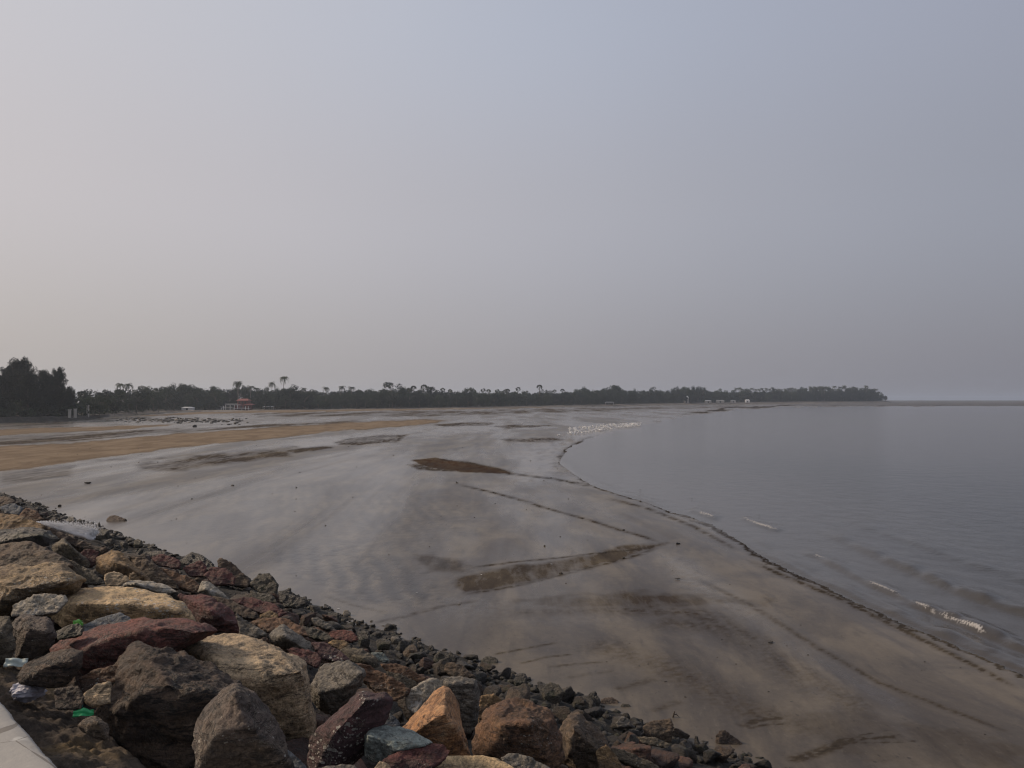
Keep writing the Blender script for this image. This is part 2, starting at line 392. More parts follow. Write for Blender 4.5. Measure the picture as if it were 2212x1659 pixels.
col = n.mix(n.rng(a1, .45, .70), col, (.072, .061, .050)); col = n.mix(n.math('MULTIPLY', n.rng(a5, .5, .72), .55), col, (.042, .036, .032)); fl = n.noise(n.coord('World', scale=(9, 3.5, 1), rot=(0, 0, .3)), 1., 4, .75); col = n.mix(n.math('MULTIPLY', n.math('MULTIPLY', n.rng(fl, .60, .68), n.rng(a1, .4, .55)), .6), col, (.030, .026, .023)); col = n.mix(n.math('MULTIPLY', n.rng(fl, .42, .34), .25), col, (.165, .142, .114))
dryf = n.math('MULTIPLY', n.attr('dry'), n.rng(a2, .2, .55, .65, 1.))
drycol = n.mix(n.rng(a2, .35, .65), (.160, .121, .086), (.225, .176, .126))
col = n.mix(dryf, col, drycol)
col = n.mix(n.math('MULTIPLY', n.attr('rust'), n.rng(a5, .35, .6, .95, .5)), col, n.mix(a2, (.060, .032, .018), (.030, .019, .014)))
dk = n.math('MULTIPLY', n.attr('dark'), n.math('MULTIPLY', n.rng(a2, .25, .6, .55, 1.), n.rng(a5, .3, .6, .45, .95)))
col = n.mix(n.math('MULTIPLY', dk, .55), col, (.036, .031, .029))
col = n.mix(n.math('MULTIPLY', n.attr('marks'), .8, clamp=True), col, (.022, .019, .017))
chop = n.noise(n.coord('World', scale=(1., .55, 1)), 3.2, 5, .6, .4)
rip = n.new('ShaderNodeTexWave', wave_type='BANDS', bands_direction='DIAGONAL')
n.put(rip.inputs['Vector'], n.coord('World', rot=(0, 0, .5))); rip.inputs['Scale'].default_value = .62; rip.inputs['Distortion'].default_value = 3.6
rip.inputs['Detail'].default_value = 3; rip.inputs['Detail Scale'].default_value = .55; rip.inputs['Detail Roughness'].default_value = .55
rh = n.math('MULTIPLY', n.math('MULTIPLY', rip.outputs['Fac'], n.attr('ripple')), n.rng(n.noise(g, .22, 3), .36, .52))
col = n.mix(n.math('MULTIPLY', n.math('MULTIPLY', n.attr('ripple'), n.rng(chop, .5, .62)), .6), col, (.040, .034, .031)); col = n.mix(n.math('MULTIPLY', rh, .75), col, (.030, .026, .024))
grit = n.math('MULTIPLY', n.math('LESS_THAN', n.voro(g, 1.6), .055), n.math('GREATER_THAN', n.noise(g, .5, 2), .5))
col = n.mix(n.math('MULTIPLY', grit, .7), col, (.035, .03, .026))
col = n.mix(1.0, col, n.mix(a3, (.76, .76, .76), (1.24, 1.24, 1.24)), 'MULTIPLY')
hh = n.math('ADD', n.math('ADD', n.math('MULTIPLY', rh, .8), n.math('MULTIPLY', chop, n.math('MULTIPLY_ADD', n.attr('ripple'), .8, .25))), n.math('ADD', n.math('MULTIPLY', a2, .35), n.math('MULTIPLY', a3, n.math('MULTIPLY_ADD', dryf, .35, .05))))
damp = n.math('MAXIMUM', dryf, n.math('MAXIMUM', n.math('MULTIPLY', dk, .85), n.math('MULTIPLY', n.attr('marks'), .8)))
damp = n.math('MAXIMUM', damp, n.attr('rust'))
film = n.rng(n.math('ADD', a4, n.math('MULTIPLY', n.attr('pale'), .20)), .38, .68)
rough = n.math('ADD', n.math('MULTIPLY', damp, .45), n.math('MULTIPLY_ADD', film, -.20, .36))
spec = n.math('SUBTRACT', n.math('MULTIPLY_ADD', film, .18, .10), n.math('MULTIPLY', damp, .32), clamp=True)
bmp = n.new('ShaderNodeBump'); n.put(bmp.inputs['Height'], hh); bmp.inputs['Distance'].default_value = .035
n.put(bmp.inputs['Strength'], n.math('MULTIPLY_ADD', film, -.45, .8))
n.put(bmp.inputs['Strength'], n.math('ADD', n.math('MULTIPLY_ADD', film, -.4, .55), n.math('MULTIPLY', n.attr('ripple'), .4)))
n.set(**{'Base Color': col, 'Roughness': rough, 'Specular IOR Level': spec, 'Normal': bmp.outputs[0]})
M_sand = n.m
tag(link('tidal_flat', me, M_sand), kind='structure')

# ------------------------------------------------------------------ sea
wmask = wet > -14
z = np.zeros(len(PX)); foam = np.zeros(len(PX))
def swell(pts, h, w, foamw=0., back=3.0):
    global z, foam
    d, s, al = seg_dist(PX + wobs * 8, PY + wobs * 5 + wob * .8, pts)
    env = sstep(al, 0, .15) * sstep(-al, -1, -.85) * np.clip(.85 + wobs * .9, .2, 1.3)
    sea = s < 0                                    # pts run from far-left to near-right: seaward is on the right of the line
    prof = np.where(sea, np.exp(-(d / (w * back)) ** 2), np.exp(-(d / w) ** 2))
    z = z + h * env * prof
    if foamw: foam = np.maximum(foam, foamw * env * np.exp(-((d - 1) / 3.8) ** 2))
swell([(1485, 1101), (1515, 1111), (1552, 1124)], .10, 7, .4)
swell([(1545, 1130), (1600, 1166), (1660, 1200), (1740, 1240), (1850, 1292), (1960, 1342), (2080, 1393), (2212, 1450), (2400, 1530), (2700, 1660)], .09, 9, .12)
swell([(1560, 1128), (1640, 1170), (1700, 1205), (1790, 1250), (1900, 1303), (2000, 1350), (2100, 1392), (2300, 1470)], .05, 9)
swell([(1740, 1135), (1850, 1180), (1920, 1213), (2000, 1247), (2080, 1282), (2150, 1308), (2212, 1328), (2400, 1395), (2700, 1500)], .20, 15)
swell([(1700, 1180), (1770, 1205), (1830, 1238), (1890, 1268), (1960, 1300), (2060, 1343), (2145, 1380), (2300, 1440)], .13, 10, .25)
swell([(1868, 1258), (1900, 1273), (1935, 1288), (1962, 1301)], .02, 6, .8)
swell([(1962, 1303), (2010, 1325), (2060, 1345), (2100, 1362), (2145, 1381)], .02, 6, 1.)
swell([(1760, 1201), (1785, 1211)], .02, 6, .9)
swell([(1510, 1109), (1545, 1121)], .02, 5, .9)
swell([(1600, 1118), (1645, 1137), (1690, 1150)], .09, 7, .8)
swell([(1900, 1290), (2000, 1320), (2100, 1350), (2212, 1400)], .06, 10, .12)
swell([(1780, 1110), (1950, 1165), (2100, 1220), (2400, 1310)], .10, 16)
swell([(1216, 985), (1222, 1004), (1247, 1024), (1287, 1047), (1342, 1066), (1400, 1083), (1447, 1102)], .07, 6, 0.)
foam = np.clip(foam, 0, 1)
z += .010 * fbm(np.stack([WX / 2.5, WY / 1.2, WX * 0 + 4], 1), 2) * sstep(wet, 0, 40) * sstep(-T, -140, -40)
Vw = np.stack([WX, WY, z], 1); fw = grid_faces(wmask, shp); v2, f2, used = compact(Vw, fw)
me = mesh_np('sea', v2, f2); add_attr(me, 'foam', foam[used]); add_attr(me, 'deep', sstep(wet, 10, 700)[used])
n = NT('sea_water')
wv = n.coord('World', scale=(1, .8, 1), rot=(0, 0, .6)); w1 = n.noise(wv, 1.1, 6, .62, .6); w2 = n.noise(wv, 4.5, 4, .6); w3 = n.noise(n.coord('World', scale=(.16, .03, 1), rot=(0, 0, .2)), 1, 5, .6)
base = n.mix(n.attr('deep'), (.050, .043, .036), (.040, .044, .046)); base = n.mix(n.rng(w3, .35, .7), base, n.mix(1., base, (.82, .82, .84), 'MULTIPLY'))
w4 = n.noise(n.coord('World', scale=(1, .6, 1)), 8, 6, .7)
ff = n.math('MULTIPLY', n.attr('foam'), n.rng(n.math('ADD', w4, n.math('MULTIPLY', n.attr('foam'), .35)), .62, .80))
hgt = n.math('ADD', n.math('MULTIPLY', w1, 1.), n.math('MULTIPLY', w2, .22))
bmp = n.new('ShaderNodeBump'); n.put(bmp.inputs['Height'], hgt); bmp.inputs['Distance'].default_value = .10
n.put(bmp.inputs['Strength'], n.math('MULTIPLY_ADD', n.attr('deep'), .85, .30))
n.set(**{'Base Color': n.mix(n.math('MULTIPLY', ff, .8), base, (.46, .44, .42)), 'Roughness': n.math('MULTIPLY_ADD', ff, .5, .14), 'IOR': 1.33, 'Normal': bmp.outputs[0]})
tag(link('sea', me, n.m), kind='structure')

# one wide sheet under everything, out to the horizon and behind the camera
mb = MB(); mb.poly([(-7000, -7000, -.9), (7000, -7000, -.9), (7000, 7000, -.9), (-7000, 7000, -.9)])
tag(mb.build('ground', simple('ground_earth', (.12, .10, .08), .9, .2, .2)), kind='structure')

# ------------------------------------------------------------------ far shore
SHX = [-900, -500, -200, 0, 100, 185, 210, 270, 350, 400, 500, 650, 800, 1000, 1150, 1300, 1500, 1700, 1820, 1905]
SHD = [110, 138, 168, 193, 205, 222, 245, 290, 370, 400, 415, 440, 475, 520, 600, 700, 850, 1000, 1060, 1100]
SHZ = [1.5, 1.5, 1.5, 1.4, 1.3, 1.2, 1.0, .8, .5, .4, .3, .25, .4, .55, .9, 1.35, 2.1, 2.9, 3.2, 3.3]
BANK = [.12, .12, .12, .12, .12, .15, .2, .3, .6, .9, 1, 1, 1, 1.2, 1.3, 1.5, 2, 2.3, 2.4, 2.4]
def shore(x): return np.interp(x, SHX, SHD), np.interp(x, SHX, SHZ), np.interp(x, SHX, BANK)
sx = np.concatenate([np.arange(-900, 1906, 6.0), [1912, 1918, 1926, 1936]])
offs = [(-34, -.12, 0), (-22, .05, 0), (-14, .25, 0), (-8, .6, 0), (-3, .95, 0.), (0, 1.0, .3), (3, 1.05, 1), (12, 1.1, 1), (30, 1.15, 1), (80, 1.2, 1), (250, 1.2, 1), (700, 1.2, 1)]
rows = []; soil = []
for o, k, s_ in offs:
    D, Zb, B = shore(np.minimum(sx, 1905)); d = D + o * (B if o < 0 else 1)
    endf = 1 - sstep(sx, 1905, 1936)
    w = fbm(np.stack([sx / 20, sx * 0 + o, sx * 0], 1), 3)
    zz = (np.where(k < 0, k, k * Zb) + w * .25 * (o > -30)) * endf - .6 * (1 - endf)
    if o > 0: zz = zz + .3 * w
    rows.append(np.stack([(sx - CX) / F * d, d, zz], 1)); soil.append(np.clip(np.full(len(sx), s_) + (sx < 240) * 1.0 - (k < 0), 0, 1))
me = mesh_np('shore_land', np.concatenate(rows), grid_faces(None, (len(offs), len(sx)))[:, ::-1]); add_attr(me, 'soil', np.concatenate(soil))
n = NT('shore_soil'); g = n.coord('World'); a = n.noise(g, .12, 6, .6); b = n.noise(g, .8, 6, .7)
col = n.mix(n.rng(a, .35, .65), (.15, .12, .09), (.22, .185, .145)); dkc = n.mix(n.rng(b, .35, .65), (.018, .017, .014), (.045, .037, .028))
n.set(**{'Base Color': n.mix(n.attr('soil'), col, dkc), 'Roughness': .9, 'Normal': n.bump(b, .8, .3)})
tag(link('shore_land', me, n.m), kind='structure')

# low rocky spit that runs out from the headland
sx = np.arange(1640, 3300, 4.0); rr = np.concatenate([np.linspace(690, 900, 26), np.linspace(920, 2300, 30)]); rows = []
for r in rr:
    X = (sx - CX) / F * r; w = fbm(np.stack([X / 14, X * 0 + r / 30, X * 0], 1), 5); q = sstep(np.full(len(sx), r), 690, 900)
    zz = (.30 + w * .9 + .5 * q + 1.4 * sstep(np.full(len(sx), r), 900, 2000)) * sstep(sx, 1640, 1800) * sstep(-np.full(len(sx), r), -2300, -2200) - .25 * (r < 700) - .3 * sstep(-sx, -1790, -1640)
    rows.append(np.stack([X, X * 0 + r, zz], 1))
n = NT('spit_rock'); g = n.coord('World'); b = n.noise(g, .25, 7, .7)
n.set(**{'Base Color': n.mix(n.rng(b, .4, .62), (.030, .030, .032), (.11, .10, .095)), 'Roughness': .8, 'Normal': n.bump(b, .8, .4)})
tag(link('rocky_spit', mesh_np('rocky_spit', np.concatenate(rows), grid_faces(None, (len(rr), len(sx)))[:, ::-1]), n.m), kind='structure')

# ------------------------------------------------------------------ revetment face and promenade edge
M_bed = rock_mat('bed_rubble', (.018, .016, .013), (.028, .024, .019), (.011, .010, .009), rough=.9)  # rubble bed coloured near-black, deepening the shade in the boulder gaps
uu = np.concatenate([np.linspace(.2, 12.6, 90)]); vv = np.concatenate([np.linspace(-30, 70, 420)])
U, Vv = np.meshgrid(uu, vv); sh2 = U.shape; U, Vv = U.ravel(), Vv.ravel()
X, Y = (U - Vv) / R2, (U + Vv) / R2
nn_ = fbm(np.stack([X * 1.2, Y * 1.2, X * 0], 1), 5)
f1, f2, _ = worley(np.stack([X * 3, Y * 3, X * 0], 1))
zz = np.interp(U, [0, 1.1, 1.4, 1.8, 3, 9, 11.2, 12.1, 12.6], [3.95, 3.9, 3.75, 3.45, 3.0, .85, .18, -.03, -.15]) + nn_ * .22 * sstep(U, 1.0, 2.2) * sstep(-U, -12, -11.3) + (.5 - f1) * .12 * sstep(-U, -12.2, -11.5)
me = mesh_np('revetment_bed', np.stack([X, Y, zz], 1), grid_faces(None, sh2))
tag(link('revetment_bed', me, M_bed), kind='structure')

# ------------------------------------------------------------------ rock materials
RM = {
 'tan':    rock_mat('tan_rock', (.50, .385, .25), (.42, .32, .205), (.25, .185, .12), fleck=.35, bump=.9),
 'tanfl':  rock_mat('tan_rock_with_flecks', (.38, .28, .165), (.28, .205, .125), (.12, .09, .066), fleck=1.0, strata=(.1, .15, 0)),
 'dome':   rock_mat('warm_tan_rock_with_flecks', (.48, .355, .20), (.38, .265, .145), (.18, .125, .08), fleck=1.2, strata=(.1, .15, 0), bump=.7),
 'brown':  rock_mat('brown_rock', (.125, .090, .062), (.165, .12, .08), (.07, .052, .04), fleck=.25, green=.25),
 'dbrown': rock_mat('dark_brown_rock', (.115, .082, .062), (.15, .104, .070), (.058, .045, .038), fleck=.3, patch=.04, bump=1.3),
 'olive':  rock_mat('olive_grey_rock', (.155, .128, .088), (.12, .10, .073), (.082, .068, .05), fleck=.5, green=.3),
 'grey':   rock_mat('grey_rock', (.22, .20, .17), (.17, .155, .13), (.11, .10, .085), fleck=.35),
 'pale':   rock_mat('pale_crusted_rock', (.42, .385, .32), (.32, .285, .23), (.18, .15, .115), fleck=.4, patch=.16),
 'blue':   rock_mat('blue_grey_rock', (.13, .145, .16), (.20, .21, .225), (.09, .095, .10), fleck=.2),
 'teal':   rock_mat('grey_green_rock', (.185, .215, .20), (.15, .175, .165), (.10, .12, .112), fleck=.1, bump=.6),
 'maroon': rock_mat('maroon_rock', (.135, .050, .045), (.105, .045, .042), (.055, .032, .032), fleck=.35),
 'purple': rock_mat('purple_flecked_rock', (.098, .048, .048), (.075, .040, .043), (.05, .034, .036), fleck=1.3, bump=.8),
 'red':    rock_mat('red_rock', (.185, .070, .055), (.145, .060, .050), (.075, .038, .034), fleck=.15, strata=(.05, .1, .2)),
 'rust':   rock_mat('rust_brown_rock', (.155, .085, .05), (.20, .115, .062), (.085, .052, .038), fleck=.6, green=.2),
 'orange': rock_mat('orange_rock', (.40, .22, .11), (.30, .145, .058), (.27, .19, .115), fleck=.15, bump=.7),
 'ochre':  rock_mat('ochre_rock', (.30, .20, .10), (.21, .135, .07), (.13, .085, .05), fleck=.1),
 'black':  rock_mat('black_wet_rock', (.040, .037, .034), (.060, .052, .044), (.028, .027, .027), rough=.5, green=.5),
 'dolive': rock_mat('dark_algae_rock', (.060, .054, .040), (.085, .070, .05), (.035, .033, .028), rough=.6, green=.8),
 'spur':   rock_mat('purple_brown_lichened_rock', (.105, .080, .068), (.140, .108, .080), (.066, .052, .046), fleck=.5, patch=.07, bump=.9),
}
FR = {'A': (0, 1450, 2.212), 'B': (700, 1750, 2.765), 'C': (1200, 1850, 1.8433), 'D': (0, 1950, 3.687)}
def conv(fr, p):
    if fr == 'R': return p
    ox, oy, s = FR[fr]; return ((ox + p[0] / s) * .72005, (oy + p[1] / s) * .72005)

def refine(me_hull, voxel):
    o = bpy.data.objects.new('tmp', me_hull); COL.objects.link(o)
    m = o.modifiers.new('r', 'REMESH'); m.mode = 'VOXEL'; m.voxel_size = voxel
    dg = bpy.context.evaluated_depsgraph_get(); me = bpy.data.meshes.new_from_object(o.evaluated_get(dg))
    bpy.data.objects.remove(o); bpy.data.meshes.remove(me_hull); return me
def hull_mesh(pts):
    bm = bmesh.new()
    for p in pts: bm.verts.new(p)
    r = bmesh.ops.convex_hull(bm, input=bm.verts[:])
    bad = list({e for e in r['geom_interior'] + r['geom_unused'] if isinstance(e, bmesh.types.BMVert) and e.is_valid})
    if bad: bmesh.ops.delete(bm, geom=bad, context='VERTS')
    bmesh.ops.recalc_face_normals(bm, faces=bm.faces[:])
    me = bpy.data.meshes.new('hull'); bm.to_mesh(me); bm.free(); return me
def weather(me, size, rough=1.0, rounding=2, seed=0, strata_dir=None, fine=1.0):
    """round the edges a little, then terraces, chips and grain along the normals"""
    nv = len(me.vertices); v = np.empty(nv * 3, np.float32); me.vertices.foreach_get('co', v); v = v.reshape(-1, 3).astype(float)
    ne = len(me.edges); e = np.empty(ne * 2, np.int32); me.edges.foreach_get('vertices', e); e = e.reshape(-1, 2)
    deg = np.bincount(e.ravel(), minlength=nv)[:, None]
    for _ in range(rounding):
        a = np.zeros_like(v)
        for k in range(3): a[:, k] = np.bincount(e[:, 0], v[e[:, 1], k], nv) + np.bincount(e[:, 1], v[e[:, 0], k], nv)
        v = v * .45 + a / deg * .55
    me.vertices.foreach_set('co', v.astype(np.float32).ravel()); me.update()
    nr = np.empty(nv * 3, np.float32); me.vertices.foreach_get('normal', nr); nr = nr.reshape(-1, 3)
    q = v / size; off = seed * 7.13
    s = Vector(strata_dir or (.25 + .3 * math.sin(seed), .3 * math.cos(seed * 2.1), 1)).normalized()
    h = q @ np.array(s) * 6.5 + 1.1 * perlin(q * 1.6 + off); fr = h - np.floor(h)
    terr = (sstep(fr, .0, .25) - fr) * sstep(perlin(q * 1.3 + off + 5), -.12, .22)
    f1, f2, idn = worley(q * 2.6 + .25 * np.stack([perlin(q * 5 + off), perlin(q * 5 + off + 9), perlin(q * 5 + off + 20)], 1) + off)
    chip = ((idn * 37 % 11) / 11. - .5)
    groove = -(1 - sstep(f2 - f1, .0, .10))
    d = size * rough * (.055 * fbm(q * 1.7 + off, 3) + .030 * terr + .036 * chip * sstep(f2 - f1, 0, .10) + .004 * groove * sstep(perlin(q * 1.1 + off), -.05, .2)
                        + .026 * fine * fbm(q * 7 + off, 5, .62) + .016 * fine * (-np.abs(perlin(q * 12 + off))))
    v = v + nr * d[:, None]
    me.vertices.foreach_set('co', v.astype(np.float32).ravel())
    me.polygons.foreach_set('use_smooth', np.ones(len(me.polygons), bool)); me.update(); return me

_seed = [0]
def boulder(fr, pts, mat, label, ridge=(), kd=.75, lift=.30, rough=1.0, rounding=1, base=False, name='boulder', group='revetment boulders'):
    _seed[0] += 1; sd_ = _seed[0]
    o2 = [conv(fr, p) for p in pts]; r2 = [conv(fr, p[:2]) for p in ridge]
    xs = [p[0] for p in o2]; ys = [p[1] for p in o2]; cx, cy = sum(xs) / len(xs), sum(ys) / len(ys)
    x0, x1, y0, y1 = min(xs), max(xs), min(ys), max(ys)
    t = hit(cx, y1, .0) if base else hit(cx, cy, lift)
    w = (x1 - x0) / F * t; h = (y1 - y0) / F * t
    D = kd * (.55 * w + .45 * h) if not base else kd * w
    if base: t += D * .45
    P3 = []
    for (x, y) in o2:
        rel = (y - y0) / max(1, y1 - y0); P3.append(P(x, y, t + D * (.38 - .72 * rel)))
    for i, (x, y) in enumerate(r2):
        k = ridge[i][2] if len(ridge[i]) > 2 else -.42
        P3.append(P(x, y, t + D * k))
    c = P(cx, cy, t)
    for (x, y) in o2:                                     # the hidden side
        x_, y_ = cx + (x - cx) * .72, cy + (y - cy) * .6 + (y1 - y0) * .18
        P3.append(P(x_, y_, t + D * .62))
    if base: P3 += [Vector((c.x + a * w * .35, c.y + b * D * .3, slope_z((c.x + c.y) / R2) - .12)) for a in (-1, 1) for b in (-1, 1)]
    size = (w * max(h, .3 * w)) ** .5
    vox = max(w / 85, t / F * 2.6, .008)
    me = refine(hull_mesh([p - c for p in P3]), vox)
    weather(me, size, rough, rounding, sd_, fine=1.0)
    o = link(name, me, RM[mat], loc=c); tag(o, label, 'rock', group); return o

B = boulder
# upper left
B('A', [(280, 850), (360, 775), (450, 722), (600, 690), (760, 680), (960, 700), (1130, 740), (1230, 800), (1290, 870), (1310, 925), (1150, 980), (800, 1000), (400, 960)], 'dome', 'huge rounded tan boulder sprinkled with white flecks at the upper left', ridge=[(520, 800), (900, 800), (1180, 840)], kd=.8, rounding=5, rough=.7)
B('A', [(80, 810), (180, 760), (290, 728), (420, 735), (450, 780), (380, 860), (200, 880), (80, 880)], 'pale', 'whitish crusted boulder against the left end of the huge tan boulder', rough=1.2)
B('A', [(-120, 560), (150, 545), (410, 535), (470, 580), (570, 640), (520, 690), (420, 740), (100, 830), (-160, 900)], 'tanfl', 'broad flat tan slab with white flecks at the left edge', ridge=[(430, 650), (100, 700)], rounding=3, rough=.9)
B('A', [(-160, 440), (90, 385), (180, 380), (330, 440), (480, 520), (490, 580), (300, 600), (-160, 600)], 'brown', 'long dark brown slab lying behind the flat tan slab at the left edge', ridge=[(480, 545, -.45), (0, 545)])
B('A', [(335, 410), (420, 360), (470, 400), (530, 460), (595, 520), (590, 555), (500, 540), (350, 450)], 'olive', 'olive grey wedge boulder behind the brown slab, just below the white spray', ridge=[(450, 400)])
B('A', [(460, 510), (560, 545), (690, 640), (710, 670), (560, 665), (470, 600)], 'olive', 'olive slab with pale flecks between the flat tan slab and the orange brown pointed boulder')
B('A', [(-160, 330), (100, 290), (200, 285), (330, 310), (410, 370), (340, 415), (80, 420), (-160, 420)], 'black', 'dark hollow looking boulder directly left of the white spray', ridge=[(250, 340)])
B('A', [(-160, 185), (60, 200), (190, 235), (300, 275), (280, 320), (100, 330), (-160, 330)], 'ochre', 'ochre topped boulder stacked above the dark hollow boulder at the left edge')
B('A', [(630, 560), (640, 490), (740, 445), (800, 450), (880, 520), (960, 600), (1010, 660), (880, 660), (690, 620)], 'ochre', 'pointed orange brown boulder standing up below the white spray', ridge=[(760, 520), (860, 560)], kd=.9)
B('A', [(690, 600), (760, 580), (850, 610), (860, 640), (780, 690), (700, 680)], 'tan', 'small tan block at the foot of the pointed orange brown boulder')
B('A', [(850, 600), (890, 578), (930, 640), (930, 670), (860, 650)], 'ochre', 'small ochre wedge right of the small tan block')
B('A', [(770, 660), (900, 640), (960, 650), (1100, 670), (1190, 720), (1100, 740), (900, 710), (780, 690)], 'pale', 'grey crusted slab just behind the crest of the huge tan boulder', ridge=[(900, 665)])
B('A', [(840, 470), (960, 490), (1060, 560), (1150, 640), (1200, 710), (1050, 690), (960, 610), (880, 520)], 'brown', 'smooth brown slab leaning behind the pointed orange brown boulder')
B('A', [(1050, 560), (1150, 570), (1260, 620), (1340, 680), (1300, 730), (1180, 690)], 'rust', 'rust brown boulder between the smooth brown slab and the white topped rock')
B('A', [(1310, 720), (1340, 645), (1390, 652), (1480, 730), (1530, 790), (1420, 770)], 'pale', 'small pointed rock with a bright white face in the middle of the slope', ridge=[(1360, 700)])
B('A', [(1190, 520), (1270, 450), (1345, 475), (1425, 540), (1400, 580), (1300, 580)], 'black', 'black pointed boulder, leftmost of the dark boulders outlined against the sand', kd=.9)
B('A', [(1200, 560), (1330, 505), (1370, 540), (1370, 620), (1250, 615)], 'maroon', 'dark red boulder in front of the black pointed boulder on the skyline')
B('A', [(1440, 500), (1460, 490), (1540, 520), (1620, 590), (1665, 650), (1640, 700), (1440, 650)], 'dbrown', 'tall dark brown sloping boulder, middle of the dark boulders above the sand', kd=.9)
B('A', [(1340, 605), (1400, 550), (1500, 558), (1565, 620), (1560, 680), (1420, 675)], 'maroon', 'rounded dark red brown boulder leaning on the tall dark sloping boulder')
B('A', [(1655, 665), (1720, 590), (1790, 590), (1850, 670), (1840, 740), (1750, 745)], 'dolive', 'dark olive peaked boulder, rightmost of the dark boulders above the sand', kd=.9)
B('A', [(990, 490), (1060, 460), (1150, 490), (1205, 520), (1190, 570), (1060, 550)], 'maroon', 'dark red boulder behind the rust brown boulder, near the skyline')
B('A', [(910, 480), (960, 463), (990, 500), (960, 520)], 'dbrown', 'small dark brown pointed rock left of the dark red skyline boulder')
B('A', [(950, 445), (1100, 448), (1120, 480), (1000, 485)], 'black', 'flat black stone on the sand side behind the dark red skyline boulder', kd=.6)
B('A', [(1190, 740), (1330, 735), (1480, 790), (1545, 850), (1612, 940), (1590, 990), (1430, 985), (1310, 930), (1250, 820)], 'maroon', 'large maroon boulder at the right end of the huge tan boulder', ridge=[(1400, 850), (1540, 930)], kd=.8)
B('A', [(330, 1100), (420, 1020), (560, 975), (700, 930), (950, 898), (1200, 900), (1400, 940), (1455, 980), (1100, 1130), (860, 1260), (560, 1260), (350, 1130)], 'red', 'long curved brick red boulder in front of the huge tan boulder', ridge=[(560, 1095), (860, 995), (1120, 955), (1330, 985)], kd=.7, rough=.8)
B('A', [(540, 930), (700, 880), (800, 855), (895, 905), (820, 990), (560, 1010)], 'blue', 'bluish grey rock wedged between the huge tan boulder and the long red boulder', kd=.9)
B('A', [(370, 980), (440, 945), (520, 925), (560, 960), (540, 1010), (380, 1040)], 'dolive', 'small dark mossy rock left of the bluish grey rock', kd=.9)
B('A', [(60, 960), (140, 865), (190, 858), (330, 895), (385, 1010), (330, 1090), (200, 1180), (110, 1180)], 'spur', 'grey brown boulder with a white patch near the left edge', ridge=[(190, 960), (300, 980)], kd=.9)
B('A', [(-160, 880), (70, 875), (60, 980), (105, 1090), (40, 1190), (-160, 1220)], 'olive', 'greenish brown boulder cut off by the left edge below the crusted boulder', ridge=[(0, 1000)])
B('A', [(100, 1290), (160, 1200), (350, 1120), (480, 1097), (552, 1110), (545, 1210), (430, 1345), (310, 1358), (120, 1330)], 'dbrown', 'dark reddish brown egg shaped boulder with pale chips at the left', ridge=[(300, 1220), (470, 1180)], rough=.8)
B('A', [(520, 1290), (640, 1230), (800, 1195), (800, 1300), (560, 1400)], 'rust', 'reddish brown slab under the long red boulder')
B('A', [(530, 1410), (640, 1330), (740, 1305), (740, 1460), (600, 1480)], 'tan', 'tan brown rock tucked behind the left flank of the big dark pyramid boulder')
B('A', [(360, 1360), (520, 1330), (560, 1420), (540, 1500), (360, 1500)], 'dbrown', 'low brown rock in the hollow left of the big dark pyramid boulder', kd=.9)
B('A', [(680, 1420), (750, 1220), (830, 1140), (900, 1088), (1110, 1118), (1215, 1088), (1400, 1170), (1570, 1335), (1750, 1560), (1880, 1800), (1500, 1950), (900, 1980), (620, 1620)], 'dbrown', 'big dark brown pyramid shaped boulder at the bottom left', ridge=[(960, 1110, -.0), (1110, 1330, -.45), (1240, 1480, -.5), (760, 1500, -.4), (1500, 1420, -.4)], kd=.75, rough=1.15)
B('A', [(1290, 1570), (1400, 1430), (1560, 1330), (1700, 1390), (1850, 1600), (1950, 1900), (1300, 1950)], 'spur', 'purplish brown boulder with white lichen splashes leaning on the big dark pyramid', ridge=[(1560, 1380, -.5), (1640, 1600, -.75), (1400, 1700, -.7)], kd=.75, lift=.75)
B('A', [(1165, 1085), (1300, 1002), (1450, 985), (1620, 995), (1700, 1030), (1880, 1090), (2025, 1180), (2045, 1290), (2095, 1500), (2100, 1760), (1880, 1800), (1700, 1500), (1400, 1250)], 'tan', 'big pale tan boulder with a flat top and square front face, amid the rocks', ridge=[(1545, 1312, -.52), (1660, 1350, -.60), (1870, 1265, -.56), (2015, 1235, -.42), (1400, 1175, -.28)], kd=.8, rough=.8)
B('A', [(1088, 1085), (1100, 1040), (1180, 983), (1265, 1050), (1250, 1130), (1130, 1130)], 'brown', 'small brown pointed rock between the long red boulder and the big pale tan boulder')
B('A', [(1560, 860), (1680, 930), (1770, 1000), (1700, 1030), (1590, 1000)], 'grey', 'slanted grey slab right of the large maroon boulder')
B('A', [(1655, 925), (1750, 888), (1900, 895), (2010, 950), (2060, 1020), (1900, 1000), (1760, 980)], 'rust', 'rusty brown boulder above the peaked grey brown rock')
B('A', [(1765, 1010), (1800, 980), (1875, 928), (1935, 970), (2060, 1050), (2145, 1180), (1980, 1130), (1800, 1060)], 'grey', 'peaked grey brown rock right behind the big pale tan boulder', ridge=[(1880, 1010), (1990, 1080)], kd=.9)
B('A', [(1715, 875), (1790, 838), (1850, 868), (1840, 920), (1740, 910)], 'ochre', 'small ochre brown rock behind the rusty brown boulder')
B('A', [(1520, 765), (1640, 748), (1800, 795), (1910, 860), (1850, 890), (1680, 850)], 'maroon', 'long dark red slab below the peaked olive skyline boulder')
B('A', [(1400, 740), (1540, 770), (1700, 860), (1730, 900), (1640, 900), (1480, 820)], 'dbrown', 'dark brown slab between the white faced rock and the ochre brown rock')
B('A', [(1660, 710), (1800, 730), (1850, 790), (1760, 800), (1660, 760)], 'dolive', 'low dark slab at the foot of the peaked olive skyline boulder')
